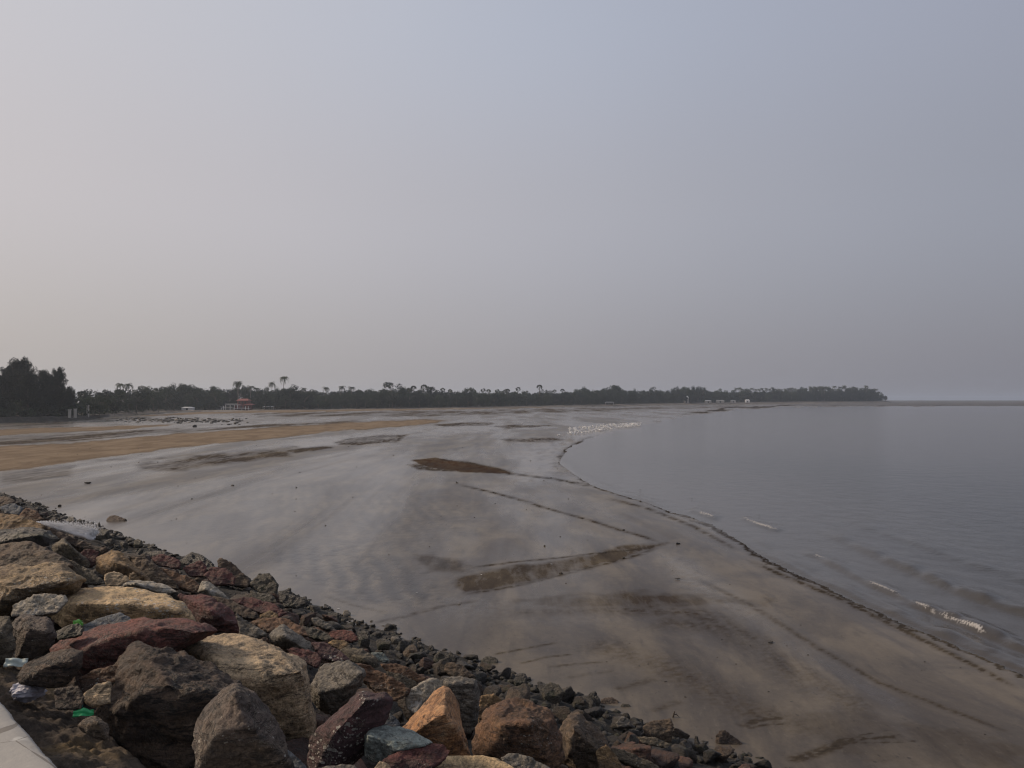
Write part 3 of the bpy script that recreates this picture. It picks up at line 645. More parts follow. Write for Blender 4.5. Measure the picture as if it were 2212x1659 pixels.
B('A', [(1840, 720), (1950, 735), (2035, 790), (1990, 830), (1880, 820)], 'black', 'low black boulder at the toe right of the peaked olive boulder')
B('A', [(-10, 155), (90, 124), (165, 160), (130, 215), (30, 200)], 'blue', 'blue grey boulder near the top left end of the rocks')
B('A', [(120, 215), (175, 160), (250, 178), (292, 235), (250, 258), (140, 250)], 'rust', 'red brown rounded boulder at the far upper left beside the blue grey boulder')
B('A', [(-160, 120), (0, 95), (35, 79), (90, 110), (135, 135), (30, 150), (-160, 160)], 'dbrown', 'dark boulder forming the farthest left crest of the rocks')
B('A', [(225, 255), (330, 290), (560, 395), (710, 440), (690, 475), (560, 450), (400, 370)], 'dbrown', 'long dark slanted slab that the white spray runs along', kd=.45)
B('A', [(530, 460), (565, 425), (660, 445), (650, 520), (600, 565), (555, 530)], 'maroon', 'dark red brown block behind the left shoulder of the orange brown boulder')
B('A', [(430, 245), (465, 216), (500, 222), (505, 250)], 'black', 'black block at the edge of the sand above the white spray', base=True)
B('A', [(885, 405), (890, 375), (915, 363), (948, 382), (952, 410)], 'dolive', 'dark rounded stone at the edge of the sand right of the white spray', base=True)
B('A', [(560, 300), (640, 290), (730, 305), (700, 340), (600, 350)], 'dolive', 'dark low rock at the toe just above the white spray', base=True)
# centre
B('B', [(625, 870), (660, 800), (715, 700), (760, 655), (850, 630), (950, 630), (1085, 728), (1060, 810), (960, 980), (850, 1110), (700, 1040), (640, 960)], 'grey', 'grey tan boulder with a fluted broken edge right of the big pale tan boulder', ridge=[(700, 910, -.46), (880, 880, -.5), (960, 840, -.5), (1075, 745, -.3)], kd=.85)
B('B', [(610, 1560), (640, 1280), (830, 1180), (960, 960), (1050, 890), (1150, 893), (1265, 905), (1330, 960), (1270, 1120), (1120, 1260), (950, 1420), (800, 1680), (620, 1700)], 'purple', 'dark purple slab speckled with white leaning below the grey tan boulder', ridge=[(1100, 960), (820, 1260)], kd=.5, rounding=4, rough=.6)
B('B', [(1360, 1225), (1560, 1010), (1700, 865), (1750, 848), (1800, 870), (1870, 1000), (1930, 1230), (1975, 1430), (1900, 1500), (1600, 1440), (1430, 1300)], 'orange', 'bright orange wedge shaped boulder with a pointed top', ridge=[(1500, 1240, -.55), (1640, 1140, -.58), (1760, 1085, -.52), (1760, 900, -.05)], kd=.95, rough=.7)
B('B', [(1740, 790), (1850, 768), (2020, 798), (2042, 900), (2035, 1050), (2010, 1200), (1960, 1250), (1860, 1180), (1740, 1000)], 'grey', 'upright grey brown block standing behind the orange wedge boulder', ridge=[(1760, 820, -.3), (2000, 830, -.35)], kd=.8)
B('B', [(1415, 960), (1440, 900), (1560, 830), (1640, 790), (1850, 775), (1800, 880), (1620, 980), (1520, 1085), (1440, 1045)], 'pale', 'light grey rounded boulder left of the upright block and behind the orange wedge', kd=.8, rounding=4)
B('B', [(1085, 1265), (1140, 1210), (1210, 1172), (1350, 1212), (1500, 1220), (1665, 1318), (1500, 1390), (1300, 1440), (1230, 1500), (1100, 1440)], 'teal', 'blocky grey green rock with a smooth top at the bottom centre', ridge=[(1355, 1385, -.55), (1110, 1262, -.4), (1600, 1345, -.5)], kd=.9, rough=.7)
B('B', [(1200, 1500), (1400, 1372), (1650, 1320), (1750, 1318), (1812, 1385), (1750, 1470), (1500, 1600), (1250, 1620)], 'maroon', 'dark red jagged rock in front of the grey green rock')
B('B', [(1480, 1545), (1560, 1500), (1650, 1450), (1780, 1422), (1900, 1413), (2080, 1422), (2200, 1450), (2330, 1520), (2400, 1600), (2300, 1700), (1600, 1720)], 'dome', 'smooth pale tan domed boulder cut off by the bottom edge', rounding=6, rough=.45, kd=.7)
B('B', [(1150, 1545), (1215, 1468), (1290, 1495), (1330, 1560), (1300, 1640), (1150, 1640)], 'tan', 'small tan pointed stone at the bottom edge left of the pale dome', kd=1.)
B('B', [(285, 1545), (330, 1400), (400, 1350), (480, 1380), (600, 1500), (650, 1620), (450, 1700), (280, 1660)], 'blue', 'dark blue black domed stone at the bottom edge below the big pale tan boulder', rounding=5, rough=.7)
B('B', [(640, 1545), (760, 1510), (1000, 1500), (1050, 1545), (1000, 1620), (640, 1640)], 'grey', 'low grey slab at the bottom edge under the purple speckled slab')
B('B', [(420, 535), (560, 530), (700, 560), (742, 620), (700, 700), (560, 650)], 'maroon', 'red and black rock tucked behind the right shoulder of the big pale tan boulder')
B('B', [(640, 490), (760, 485), (900, 570), (990, 640), (880, 660), (740, 620)], 'purple', 'purplish speckled slab behind the grey tan fluted boulder')
B('B', [(770, 490), (830, 465), (920, 468), (970, 500), (890, 560)], 'ochre', 'knobbly brown rock above the purplish speckled slab')
B('B', [(875, 545), (940, 515), (1010, 520), (1190, 610), (1212, 690), (1130, 710), (960, 640)], 'olive', 'tan olive flat topped rock right of the purplish speckled slab', ridge=[(1090, 640)])
B('B', [(970, 665), (1100, 670), (1180, 700), (1240, 760), (1380, 830), (1475, 880), (1440, 930), (1330, 980), (1200, 930), (1080, 800)], 'rust', 'rust brown cracked boulder above the rounded end of the purple speckled slab', kd=.7)
B('B', [(1210, 665), (1350, 655), (1480, 715), (1610, 790), (1560, 830), (1400, 780), (1260, 720)], 'rust', 'reddish flat slab running towards the light grey rounded boulder', kd=.5)
B('B', [(1260, 715), (1400, 755), (1545, 825), (1480, 900), (1300, 800)], 'olive', 'smooth grey olive slab below the reddish flat slab', kd=.5)
B('B', [(790, 400), (880, 378), (980, 388), (1045, 465), (980, 490), (900, 480), (800, 450)], 'red', 'dark red block at the edge of the sand in the middle of the slope')
B('B', [(1020, 425), (1090, 383), (1130, 400), (1137, 465), (1060, 480)], 'black', 'dark cube like rock beside the dark red block at the edge of the sand', base=True, kd=.9)
B('B', [(530, 350), (650, 358), (780, 408), (835, 460), (760, 480), (640, 450)], 'dolive', 'olive brown dome left of the dark red block')
B('B', [(140, 312), (240, 285), (350, 280), (480, 328), (570, 385), (420, 410), (230, 400)], 'rust', 'rusty flecked dome above the peaked grey brown rock')
B('B', [(640, 285), (700, 275), (800, 330), (850, 380), (760, 380), (660, 330)], 'grey', 'grey slab at the toe left of the dark red block', kd=.6)
B('B', [(370, 60), (470, 55), (600, 130), (620, 180), (480, 190), (380, 150)], 'black', 'long black boulder at the toe below the peaked olive skyline boulder', kd=.6)
B('B', [(1740, 720), (1760, 650), (1900, 668), (1975, 750), (1840, 790)], 'brown', 'brown faceted rock above the light grey boulder, inside the dark rubble')
B('B', [(1130, 560), (1240, 560), (1300, 640), (1250, 660), (1160, 620)], 'teal', 'smooth grey green slab in the rubble right of the tan olive rock', kd=.5)
B('B', [(1180, 470), (1240, 450), (1320, 480), (1310, 505), (1200, 500)], 'dolive', 'flat dark olive stone at the edge of the sand beside the dark cube', base=True)
B('B', [(1300, 445), (1320, 437), (1375, 437), (1385, 455), (1340, 463)], 'grey', 'flat grey stone lying alone on the sand just off the toe', base=True, name='beach_stone', group='stones lying on the tidal flat')
B('B', [(1655, 610), (1700, 560), (1755, 580), (1760, 640), (1680, 650)], 'dolive', 'dark rounded stone at the toe, left of a pair', base=True)
B('B', [(1755, 600), (1800, 560), (1860, 610), (1850, 650), (1770, 650)], 'black', 'dark rounded stone at the toe, right of a pair', base=True)
B('B', [(1940, 590), (1955, 570), (1995, 565), (2012, 590), (1990, 603)], 'dbrown', 'small brown stone alone on the sand beside the dark toe stones', base=True, name='beach_stone', group='stones lying on the tidal flat')
B('B', [(2050, 640), (2090, 602), (2170, 608), (2203, 640), (2180, 670), (2100, 685)], 'dolive', 'rounded dark boulder standing out from the toe towards the sand', base=True)
B('B', [(1235, 1175), (1270, 1110), (1300, 1070), (1385, 1150), (1380, 1220), (1280, 1200)], 'blue', 'small blue grey triangular rock wedged above the grey green rock')
# right
B('C', [(425, 520), (450, 430), (520, 423), (575, 460), (560, 520), (430, 600)], 'ochre', 'tan brown boulder half hidden between the upright block and the big rust brown boulder')
B('C', [(390, 740), (430, 610), (480, 520), (540, 480), (610, 462), (700, 465), (800, 515), (870, 580), (898, 660), (905, 780), (860, 880), (600, 900), (420, 860)], 'rust', 'big rounded rust brown boulder with a rough flecked right side', ridge=[(560, 600, -.42), (720, 590, -.45), (760, 720, -.5), (520, 720, -.42)], rounding=4, kd=.8)
B('C', [(870, 690), (900, 590), (930, 540), (985, 530), (1060, 590), (1120, 660), (1180, 750), (1230, 870), (1000, 900), (890, 800)], 'brown', 'ridged brown pointed boulder right of the big rust brown boulder', ridge=[(960, 620), (1050, 700), (940, 760)], kd=.9, rough=1.2)
B('C', [(1080, 740), (1140, 700), (1190, 750), (1240, 850), (1100, 880)], 'ochre', 'brown angular rock at the bottom edge right of the ridged brown boulder')
B('C', [(560, 780), (600, 752), (650, 750), (720, 780), (840, 845), (800, 900), (600, 900)], 'grey', 'light grey stone at the bottom edge right of the pale dome')
B('C', [(1120, 712), (1200, 725), (1300, 760), (1460, 840), (1400, 870), (1230, 800)], 'olive', 'long striped slab sloping to the bottom edge', kd=.5)
B('C', [(1335, 605), (1400, 568), (1500, 558), (1512, 600), (1500, 645), (1380, 650)], 'brown', 'flat brown block at the edge of the sand near the bottom right', base=True, kd=.5)
B('C', [(780, 400), (830, 358), (880, 375), (907, 415), (860, 440), (800, 440)], 'dolive', 'dark humped boulder standing out of the toe in the lower middle', base=True, kd=.9)
B('C', [(625, 345), (655, 310), (690, 308), (705, 330), (700, 365), (640, 365)], 'black', 'dark square stone at the toe left of the dark humped boulder', base=True, kd=.9)
B('C', [(1030, 450), (1050, 415), (1078, 407), (1112, 465), (1100, 485), (1040, 480)], 'black', 'dark pointed stone at the toe, upper of two neighbours', base=True, kd=.9)
B('C', [(1100, 480), (1120, 452), (1165, 440), (1213, 465), (1205, 500), (1120, 505)], 'dbrown', 'dark brown rounded stone at the toe, lower of two neighbours', base=True)
B('C', [(1745, 655), (1765, 622), (1800, 630), (1860, 665), (1905, 712), (1880, 735), (1780, 715)], 'dbrown', 'long brown boulder lying at the toe nearest the bottom right', base=True, kd=.5)
B('C', [(1190, 590), (1225, 545), (1265, 560), (1282, 605), (1200, 615)], 'grey', 'grey rounded stone with a light top in the lower right rubble')
B('C', [(1580, 625), (1600, 607), (1640, 605), (1672, 632), (1640, 650), (1590, 648)], 'black', 'dark stone at the toe left of the long brown boulder', base=True)
B('C', [(1210, 510), (1230, 477), (1270, 480), (1290, 515), (1240, 530)], 'dolive', 'dark olive stone at the toe above the grey light topped stone', base=True)
B('C', [(250, 300), (240, 265), (290, 245), (340, 280), (420, 330), (330, 350)], 'brown', 'brown ridged rock in the dark rubble behind the light grey boulder')
B('C', [(1300, 660), (1400, 665), (1500, 700), (1480, 730), (1340, 700)], 'olive', 'flat olive slab in the rubble below the flat brown block', kd=.5)
B('D', [(840, 830), (960, 740), (1040, 722), (1180, 800), (1220, 860), (1200, 1000), (1060, 980)], 'brown', 'small brown slab propped against the big dark pyramid boulder', ridge=[(1080, 800)], kd=.9)

# boulders standing alone on the sand
B('A', [(703, 235), (730, 214), (762, 206), (815, 225), (846, 243), (800, 255), (755, 261), (715, 250)], 'dbrown', 'dark humped rock lying alone on the wet sand above the white spray', base=True, kd=.6, name='beach_rock', group='stones lying on the tidal flat')
B('B', [(905, 245), (920, 212), (950, 215), (978, 240), (968, 262), (915, 265)], 'grey', 'dark grey cube shaped rock alone on the sand near the toe', base=True, kd=.9, name='beach_rock', group='stones lying on the tidal flat')
B('B', [(1836, 185), (1850, 168), (1880, 165), (1897, 178), (1890, 200), (1850, 205)], 'black', 'black rock alone on the sand right of the rippled patch', base=True, kd=.9, name='beach_rock', group='stones lying on the tidal flat')

# ------------------------------------------------------------------ smaller fill
def proto_rock(i, npt, vox, flat=1.0):
    r = random.Random(100 + i); pts = []
    for k in range(npt):
        d = Vector((r.gauss(0, 1), r.gauss(0, 1), r.gauss(0, 1))).normalized()
        pts.append(Vector((d.x * .5, d.y * .36 * r.uniform(.85, 1.1), d.z * .32 * flat)) * r.uniform(.85, 1.08))
    me = refine(hull_mesh(pts), vox); me.name = 'rock_form'; return weather(me, .8, .9, 1, 50 + i)
FILL = [proto_rock(i, 13, .026) for i in range(9)]
TOE = [proto_rock(20 + i, 11, .062, 1.1) for i in range(10)]
M_fill = [rock_mat('dark_fill_rock', (.085, .067, .050), (.058, .046, .038), (.036, .030, .026), fleck=.35, green=.4, objvar=True),
          rock_mat('reddish_fill_rock', (.095, .050, .036), (.068, .042, .034), (.038, .028, .025), fleck=.3, green=.2, objvar=True)]
M_toe = [rock_mat('wet_toe_rock', (.024, .021, .017), (.038, .031, .023), (.015, .013, .012), rough=.6, green=.7, objvar=True),
         rock_mat('grey_toe_rock', (.062, .058, .052), (.040, .037, .033), (.024, .022, .020), rough=.6, green=.4, objvar=True),
         rock_mat('brown_toe_rock', (.050, .034, .021), (.030, .022, .016), (.018, .015, .012), rough=.6, green=.5, objvar=True)]
def inst(forms, mats, name, label, cat, group, x, y, z, s, flatten=1., r=rnd):
    o = link(name, r.choice(forms), loc=(x, y, z)); m = r.choice(mats)
    if not o.data.materials: o.data.materials.append(m)
    o.material_slots[0].link = 'OBJECT'; o.material_slots[0].material = m
    o.rotation_euler = (r.uniform(-.35, .35), r.uniform(-.35, .35), r.uniform(0, 6.28)); o.scale = (s * r.uniform(.8, 1.25), s * r.uniform(.8, 1.2), s * flatten * r.uniform(.75, 1.2))
    return tag(o, label, cat, group)
def zone(px): return 'at the upper left' if px < 330 else 'in the left middle' if px < 760 else 'in the centre' if px < 1180 else 'at the lower right'
def uv(u, v): return (u - v) / R2, (u + v) / R2
bed_z = lambda u: float(np.interp(u, [0, 1.1, 1.4, 1.8, 3, 9, 11.2, 12.1, 12.6], [3.95, 3.9, 3.75, 3.45, 3.0, .85, .18, -.03, -.15]))
# middling rocks wedged low between the named boulders
k = 0
while k < 270:
    u = rnd.uniform(2.1, 10.2); v = rnd.uniform(-7, 46); x, y = uv(u, v)
    if y < 3.2: continue
    px = CX + x / y * F
    if not -250 < px < 2400: continue
    if rnd.random() > min(1, 9 / (y + 2) + .12): continue
    s = rnd.uniform(.5, 1.05) * (1.1 if u < 8 else .7)
    mi = rnd.randrange(2); cn = ('dark weathered', 'reddish brown')[mi]; sn = 'large' if s > .75 else 'small'
    inst(FILL, [M_fill[mi]], 'fill_rock', f'{sn} {cn} rock wedged between the boulders {zone(px)} of the slope', 'rock', f'{sn} {cn} rocks {zone(px)} of the slope', x, y, bed_z(u) + rnd.uniform(.02, .20), s)
    k += 1
# the toe: dark, wet, algae covered rubble
k = 0
while k < 290:
    v = rnd.uniform(-8, 50); u = rnd.triangular(8.2, 12.35, 11.2); x, y = uv(u, v)
    if y < 5 or rnd.random() > min(1, 13 / y): continue
    px = CX + x / y * F
    if not -60 < px < 2270: continue
    s = rnd.choice([.3, .4, .5, .62]) * (1.0 if u < 11.6 else .75)
    mi = rnd.randrange(3); cn = ('blackish', 'grey', 'brown')[mi]; sn = 'bigger' if s > .42 else 'small'
    inst(TOE, [M_toe[mi]], 'toe_stone', f'{sn} {cn} wet stone in the toe rubble {zone(px)} of the slope', 'stone', f'{sn} {cn} toe stones {zone(px)}', x, y, bed_z(u) + s * .13, s)
    k += 1
# smaller rubble that nobody could count
def join_rocks(name, spots, mats_i, mat):
    VV, FF, off = [], [], 0; cache = []
    for i in range(6):
        r = random.Random(300 + i); pts = []
        for q in range(13):
            d = Vector((r.gauss(0, 1), r.gauss(0, 1), r.gauss(0, 1))).normalized(); pts.append(Vector((d.x * .5, d.y * .38, d.z * .3)))
        h = hull_mesh(pts); h.calc_loop_triangles(); cache.append((np.array([v.co[:] for v in h.vertices]), np.array([t.vertices[:] for t in h.loop_triangles])))
    for (x, y, z, s) in spots:
        a, f = cache[rnd.randrange(6)]; m = np.array((Matrix.Rotation(rnd.uniform(0, 6.28), 3, 'Z') @ Matrix.Rotation(rnd.uniform(-.6, .6), 3, 'X')))
        VV.append((a * s) @ m.T + np.array([x, y, z])); FF.append(f + off); off += len(a)
    return link(name, mesh_np(name, np.concatenate(VV), np.concatenate(FF), False), mat)
sp = []
for _ in range(5200):
    v = rnd.uniform(-8, 60); u = rnd.triangular(7.2, 12.7, 11.4); x, y = uv(u, v)
    if y < 5 or rnd.random() > min(1, 15 / y): continue
    s = rnd.uniform(.07, .24) * (1 if u < 12.1 else .45); sp.append((x, y, bed_z(u) + s * .1, s))
tag(join_rocks('toe_rubble', sp, 0, rock_mat('small_rubble', (.024, .021, .017), (.042, .036, .028), (.014, .013, .011), rough=.65, green=.5)), 'fine dark rubble filling the toe of the rock slope', 'rubble', kind='stuff')
sp = []
for _ in range(2600):
    v = rnd.uniform(-6, 40); u = rnd.uniform(1.6, 9.0); x, y = uv(u, v)
    if y < 3 or rnd.random() > min(1, 9 / y): continue
    s = rnd.uniform(.08, .3); sp.append((x, y, bed_z(u) + s * .12, s))
tag(join_rocks('chip_rubble', sp, 0, rock_mat('chip_rubble', (.07, .055, .042), (.05, .040, .033), (.03, .026, .023), rough=.85)), 'loose chips and small stones in the gaps between the boulders', 'rubble', kind='stuff')

# ------------------------------------------------------------------ promenade edge and the soil strip
wv_ = np.arange(-8, 30, .02); jag = .018 * fbm(np.stack([wv_ * 3, wv_ * 0, wv_ * 0], 1), 4) + .010 * np.abs(fbm(np.stack([wv_ * 14, wv_ * 0, wv_ * 0 + 3], 1), 3))
jag -= .07 * np.exp(-((wv_ - 3.2) / .10) ** 2)
prof = [(-1.4, 4.40), (.93, 4.402), (.975, 4.398), (.995, 4.385), (1.0, 4.36), (1.0, 4.2), (.985, 3.5)]
rows = []
for (u, z_) in prof:
    uu_ = u - (jag if u > .9 else 0); rows.append(np.stack([(uu_ - wv_) / R2, (uu_ + wv_) / R2, np.full(len(wv_), z_)], 1))
me = mesh_np('promenade', np.concatenate(rows), grid_faces(None, (len(prof), len(wv_))))
n = NT('promenade_concrete'); g = n.coord('Object'); a = n.noise(g, 1.2, 6, .6, .4); b = n.noise(g, 16, 6, .7); cr = n.voro(g, .9, 'DISTANCE_TO_EDGE')
dist = n.noise(g, 3, 4, .6)
col = n.mix(n.rng(a, .35, .65), (.37, .35, .315), (.29, .28, .26)); col = n.mix(n.math('MULTIPLY', n.rng(b, .55, .75), .6), col, (.20, .18, .15))
col = n.mix(n.rng(n.noise(g, 5, 3), .62, .68), col, (.43, .42, .39))
crk = n.math('LESS_THAN', n.math('ADD', cr, n.math('MULTIPLY', dist, .02)), .014)
col = n.mix(n.math('MULTIPLY', crk, .7), col, (.10, .085, .07))
n.set(**{'Base Color': col, 'Roughness': .8, 'Normal': n.bump(n.math('ADD', n.math('MULTIPLY', b, .5), a), .5, .02)})
tag(link('promenade', me, n.m), kind='structure')

uu = np.linspace(.96, 2.3, 90); vv = np.linspace(-2, 9, 620); U, Vv = np.meshgrid(uu, vv); sh3 = U.shape; U, Vv = U.ravel(), Vv.ravel()
X, Y = (U - Vv) / R2, (U + Vv) / R2; q = np.stack([X, Y, X * 0], 1)
f1, f2, _ = worley(q * 14 + .4 * perlin(q * 9)[:, None])
zz = np.interp(U, [.96, 1.25, 1.55, 1.8, 2.3], [4.17, 4.13, 4.0, 3.6, 3.0]) + fbm(q * 2.4, 4) * .12 + fbm(q * 18, 4, .62) * .035 + (.5 - f1) * .02
me = mesh_np('soil_strip', np.stack([X, Y, zz], 1), grid_faces(None, sh3))
n = NT('crumbled_soil'); g = n.coord('Object'); a = n.noise(g, 1.1, 5, .6); b = n.noise(g, 22, 7, .75); c = n.noise(g, 5, 6, .7)
col = n.mix(n.rng(c, .35, .65), (.062, .048, .038), (.125, .095, .068)); col = n.mix(n.rng(a, .55, .68), col, (.20, .14, .07))
col = n.mix(.8, col, n.mix(n.rng(b, .3, .72), (.45, .45, .45), (1.5, 1.5, 1.5)), 'MULTIPLY')
n.set(**{'Base Color': col, 'Roughness': .95, 'Normal': n.bump(n.math('ADD', b, c), 1., .035)})
tag(link('soil_strip', me, n.m), kind='structure')

# ------------------------------------------------------------------ white spray on the slope
ta, tb = hit(80, 1130, .42), hit(206, 1166, .42)
pa, pb = P(78, 1129, ta), P(203, 1166, tb); ax = pb - pa; Lj = ax.length
upv = Vector((0, 0, 1)); side = ax.normalized().cross(upv).normalized(); lift = side.cross(ax.normalized())
jet = empty('water_spray', pa); tag(jet, 'white plume of spray gushing over dark rocks at the upper left of the slope', 'spray')
VV, FF = [], []
tet = np.array([(1, 1, 1), (1, -1, -1), (-1, 1, -1), (-1, -1, 1)], float); tf = np.array([(0, 1, 2), (0, 3, 1), (0, 2, 3), (1, 3, 2)])
for i in range(9000):
    s = rnd.random() ** .8; w = .05 + .30 * s ** .9; s2 = s
    if s > .9: w *= math.sqrt(max(0, 1 - ((s - .9) / .13) ** 2))
    l = (.45 + abs(rnd.gauss(0, .28))) * w - .02; q = rnd.gauss(0, .34) * w * .8
    p = ax * s2 + Vector(lift) * l + Vector(side) * q + ax.normalized() * abs(rnd.gauss(0, .03))
    r = rnd.uniform(.002, .005) * (1.5 if l < w * .3 else 1)
    VV.append(tet * r * np.array([rnd.uniform(.6, 1.6), rnd.uniform(.6, 1.6), rnd.uniform(.6, 2.4)]) + np.array(p[:])); FF.append(tf + 4 * i)
n = NT('white_water'); n.set(**{'Base Color': (.80, .80, .81), 'Roughness': .8}); M_foam = n.m
o = link('droplets', mesh_np('droplets', np.concatenate(VV), np.concatenate(FF), False), M_foam, jet); o['kind'] = 'stuff'
rows = []; N = 20
for i in range(41):
    s = i / 40; w = (.03 + .22 * s ** .9) * (1 if s < .88 else math.sqrt(max(.02, 1 - ((s - .88) / .125) ** 2)))
    for k in range(N):
        a = 2 * math.pi * k / N; p = ax * s + Vector(side) * (math.cos(a) * w * .55) + Vector(lift) * (math.sin(a) * w * .42 + w * .28)
        rows.append(p[:])
v = np.array(rows); v += .03 * np.stack([fbm(v * 7, 4), fbm(v * 7 + 5, 4), fbm(v * 7 + 9, 4)], 1)
idx = np.arange(41 * N).reshape(41, N); f = np.stack([idx[:-1], np.roll(idx, -1, 1)[:-1], np.roll(idx, -1, 1)[1:], idx[1:]], -1).reshape(-1, 4)
n = NT('white_water_core'); c = n.coord('Object'); b = n.noise(c, 11, 6, .7)
n.set(**{'Base Color': (.80, .80, .81), 'Roughness': .9, 'Alpha': n.rng(b, .25, .5, .75, 1.), 'Normal': n.bump(b, .3, .01)})
link('jet_core', mesh_np('jet_core', v, f), n.m, jet)

# ------------------------------------------------------------------ litter
def sheet(name, frp, size, col, label, cat, bend=.6, seed=1, rough=.45, aspect=1.6, rot=0.):
    x, y = conv(*frp); t = hit(x, y, .24); nx, ny = 14, 9; g_ = []
    for j in range(ny):
        for i in range(nx):
            a, b = (i / (nx - 1) - .5), (j / (ny - 1) - .5)
            w = 1 - .5 * abs(a) * 2 * bend
            g_.append((a * size * aspect, b * size * w, size * (-bend * a * a * 1.6 + .12 * math.sin(a * 11 + seed) + .10 * math.sin(b * 9 + a * 5))))
    v = np.array(g_); v += .06 * size * np.stack([fbm(v / size * 3 + seed, 3), fbm(v / size * 3 + seed + 4, 3), fbm(v / size * 3 + seed + 8, 3)], 1)
    o = link(name, mesh_np(name, v, grid_faces(None, (ny, nx))), simple(name + '_plastic', col, rough, .18, 20), loc=P(x, y, t))
    o.rotation_euler = (math.radians(48), .1, rot)
    m = o.modifiers.new('thick', 'SOLIDIFY'); m.thickness = .002
    return tag(o, label, cat)
sheet('plastic_wrapper', ('D', (925, 690)), .05, (.02, .30, .10), 'bright green plastic wrapper curled on the soil beside the big dark pyramid boulder', 'wrapper', .9, 2, rot=.5, aspect=2.0)
sheet('snack_packet', ('D', (860, 625)), .045, (.03, .26, .24), 'small teal packet standing just above the green wrapper', 'packet', .3, 5, aspect=.8, rot=-.3)
sheet('plastic_scrap', ('A', (522, 925)), .07, (.12, .38, .05), 'tiny light green plastic scrap on the mossy rock beside the long red boulder', 'plastic scrap', .6, 7, aspect=1.2, rot=.9)
sheet('paper_scrap', ('A', (105, 1188)), .06, (.35, .40, .37), 'pale grey paper scrap lying in the dark gap at the left edge', 'paper scrap', .2, 9, aspect=2.2, rot=.3)
bm = bmesh.new(); bmesh.ops.create_icosphere(bm, subdivisions=4, radius=1); me = bpy.data.meshes.new('plastic_bag'); bm.to_mesh(me); bm.free()
v = np.array([q.co[:] for q in me.vertices]); f1, f2, idn = worley(v * 2.1 + 3)
v = v * (1 + .30 * fbm(v * 1.7, 3) + .18 * (f2 - f1) - .1)[:, None] * np.array([.105, .08, .065]); me.vertices.foreach_set('co', v.astype(np.float32).ravel())
x, y = conv('D', (310, 452)); o = link('plastic_bag', me, simple('bag_plastic', (.40, .40, .47), .65, .2, 12), loc=P(x, y, hit(x, y, .12)))
tag(o, 'crumpled whitish plastic bag under the dark reddish egg shaped boulder', 'plastic bag')

# ------------------------------------------------------------------ stones and shells on the flat
M_bs = rock_mat('dark_beach_stone', (.030, .026, .023), (.045, .038, .031), (.02, .018, .017), rough=.55, green=.3, objvar=True)
def stone(px, py, wpx, label, flat=.8, mat=M_bs, cat='stone', group='stones lying on the tidal flat', name='beach_stone'):
    p = G(px, py); s = wpx / F * p.y * 1.05
    o = link(name, rnd.choice(TOE), loc=(p.x, p.y, .05 + s * .12)); o.material_slots
    if not o.data.materials: o.data.materials.append(mat)
    o.material_slots[0].link = 'OBJECT'; o.material_slots[0].material = mat
    o.rotation_euler = (0, 0, rnd.uniform(-.5, .5)); o.scale = (s, s * .8, s * flat)
    return tag(o, label, cat, group)
stone(190, 1046, 18, 'flat dark stone on the wet sand at the upper left, above the lone humped rock', .5)
stone(502, 1051, 8, 'small black stone on the wet sand right of the flat upper left stone')
stone(640, 1055, 6, 'tiny black stone midway between the left stones and the rust brown sand patch')
stone(703, 1138, 6, 'tiny black stone on the smooth wet sand above the rippled patch')
stone(415, 1080, 5, 'tiny dark stone below the pair of small stones at the left')
stone(987, 1045, 10, 'black stone just below the rust brown sand patch')
stone(1347, 1148, 8, 'dark stone on the wrack line near its bend')
stone(1347, 1209, 8, 'dark stone on the lower wrack line')
stone(1211, 1243, 11, 'black stone at the lower end of the dark tongue of sand')
stone(1465, 1178, 13, 'black stone alone near the shallow water edge')
stone(1177, 1183, 7, 'small dark stone above the dark tongue of sand')
stone(1307, 1197, 5, 'tiny stone between the two wrack lines')
stone(1463, 1255, 16, 'low dark lump of sand left of the shallow water', .25)
stone(1663, 1393, 20, 'flat dark lump on the sand at the lower right', .3)
stone(1437, 1478, 9, 'small dark twig shaped lump on the lower sand', .25)
TINY = 'tiny dark stone scattered on the wet tidal flat'
for (x, y, w) in [(1228, 1080, 4), (1383, 1060, 4), (1495, 1079, 4), (1258, 1122, 6), (1185, 1101, 5), (1120, 1082, 5), (1066, 1066, 5), (1190, 1034, 5), (1224, 1041, 6), (1248, 1045, 5), (850, 985, 4), (1175, 1040, 5),
                  (1210, 1162, 4), (1550, 1425, 5), (1400, 1440, 5), (1310, 1435, 6), (1480, 1512, 6), (1620, 1400, 5), (1700, 1400, 5), (1590, 1440, 5), (1360, 1395, 4), (1560, 1387, 5), (1730, 1355, 5), (1745, 1420, 5), (1660, 1500, 6),
                  (560, 980, 4), (300, 1000, 4), (640, 1080, 4), (770, 1010, 4), (240, 1010, 4), (120, 1100, 5), (330, 1180, 6), (345, 1190, 5), (90, 1072, 6), (130, 1096, 12), (1640, 1115, 4), (1025, 1120, 4)]:
    stone(x, y, w, TINY, .7, group='tiny stones scattered on the flat')
for _ in range(110):
    x = rnd.uniform(0, 2212); y = 862 + 100 + 640 * rnd.random() ** 1.3
    p = G(x, y)
    if (p.x + p.y) / R2 < 12.6 or inside(np.array([x]), np.array([y]), WATER)[0]: continue
    stone(x, y, rnd.uniform(2.5, 5), TINY, .5, group='tiny stones scattered on the flat')
M_shell = simple('white_shell', (.62, .60, .56), .5, .1)
for (x, y, w, l) in [(1040, 1245, 6, 'white shell on the sand above the big stone right of the ripples'), (900, 1285, 6, 'white shell right of the rippled sand'), (1191, 1222, 7, 'white shell beside the dark tongue of sand'), (731, 1320, 8, 'white shell near the toe of the rocks beside the grey cube shaped rock')]:
    stone(x, y, w, l, .35, M_shell, 'shell', 'white shells on the sand', 'shell')
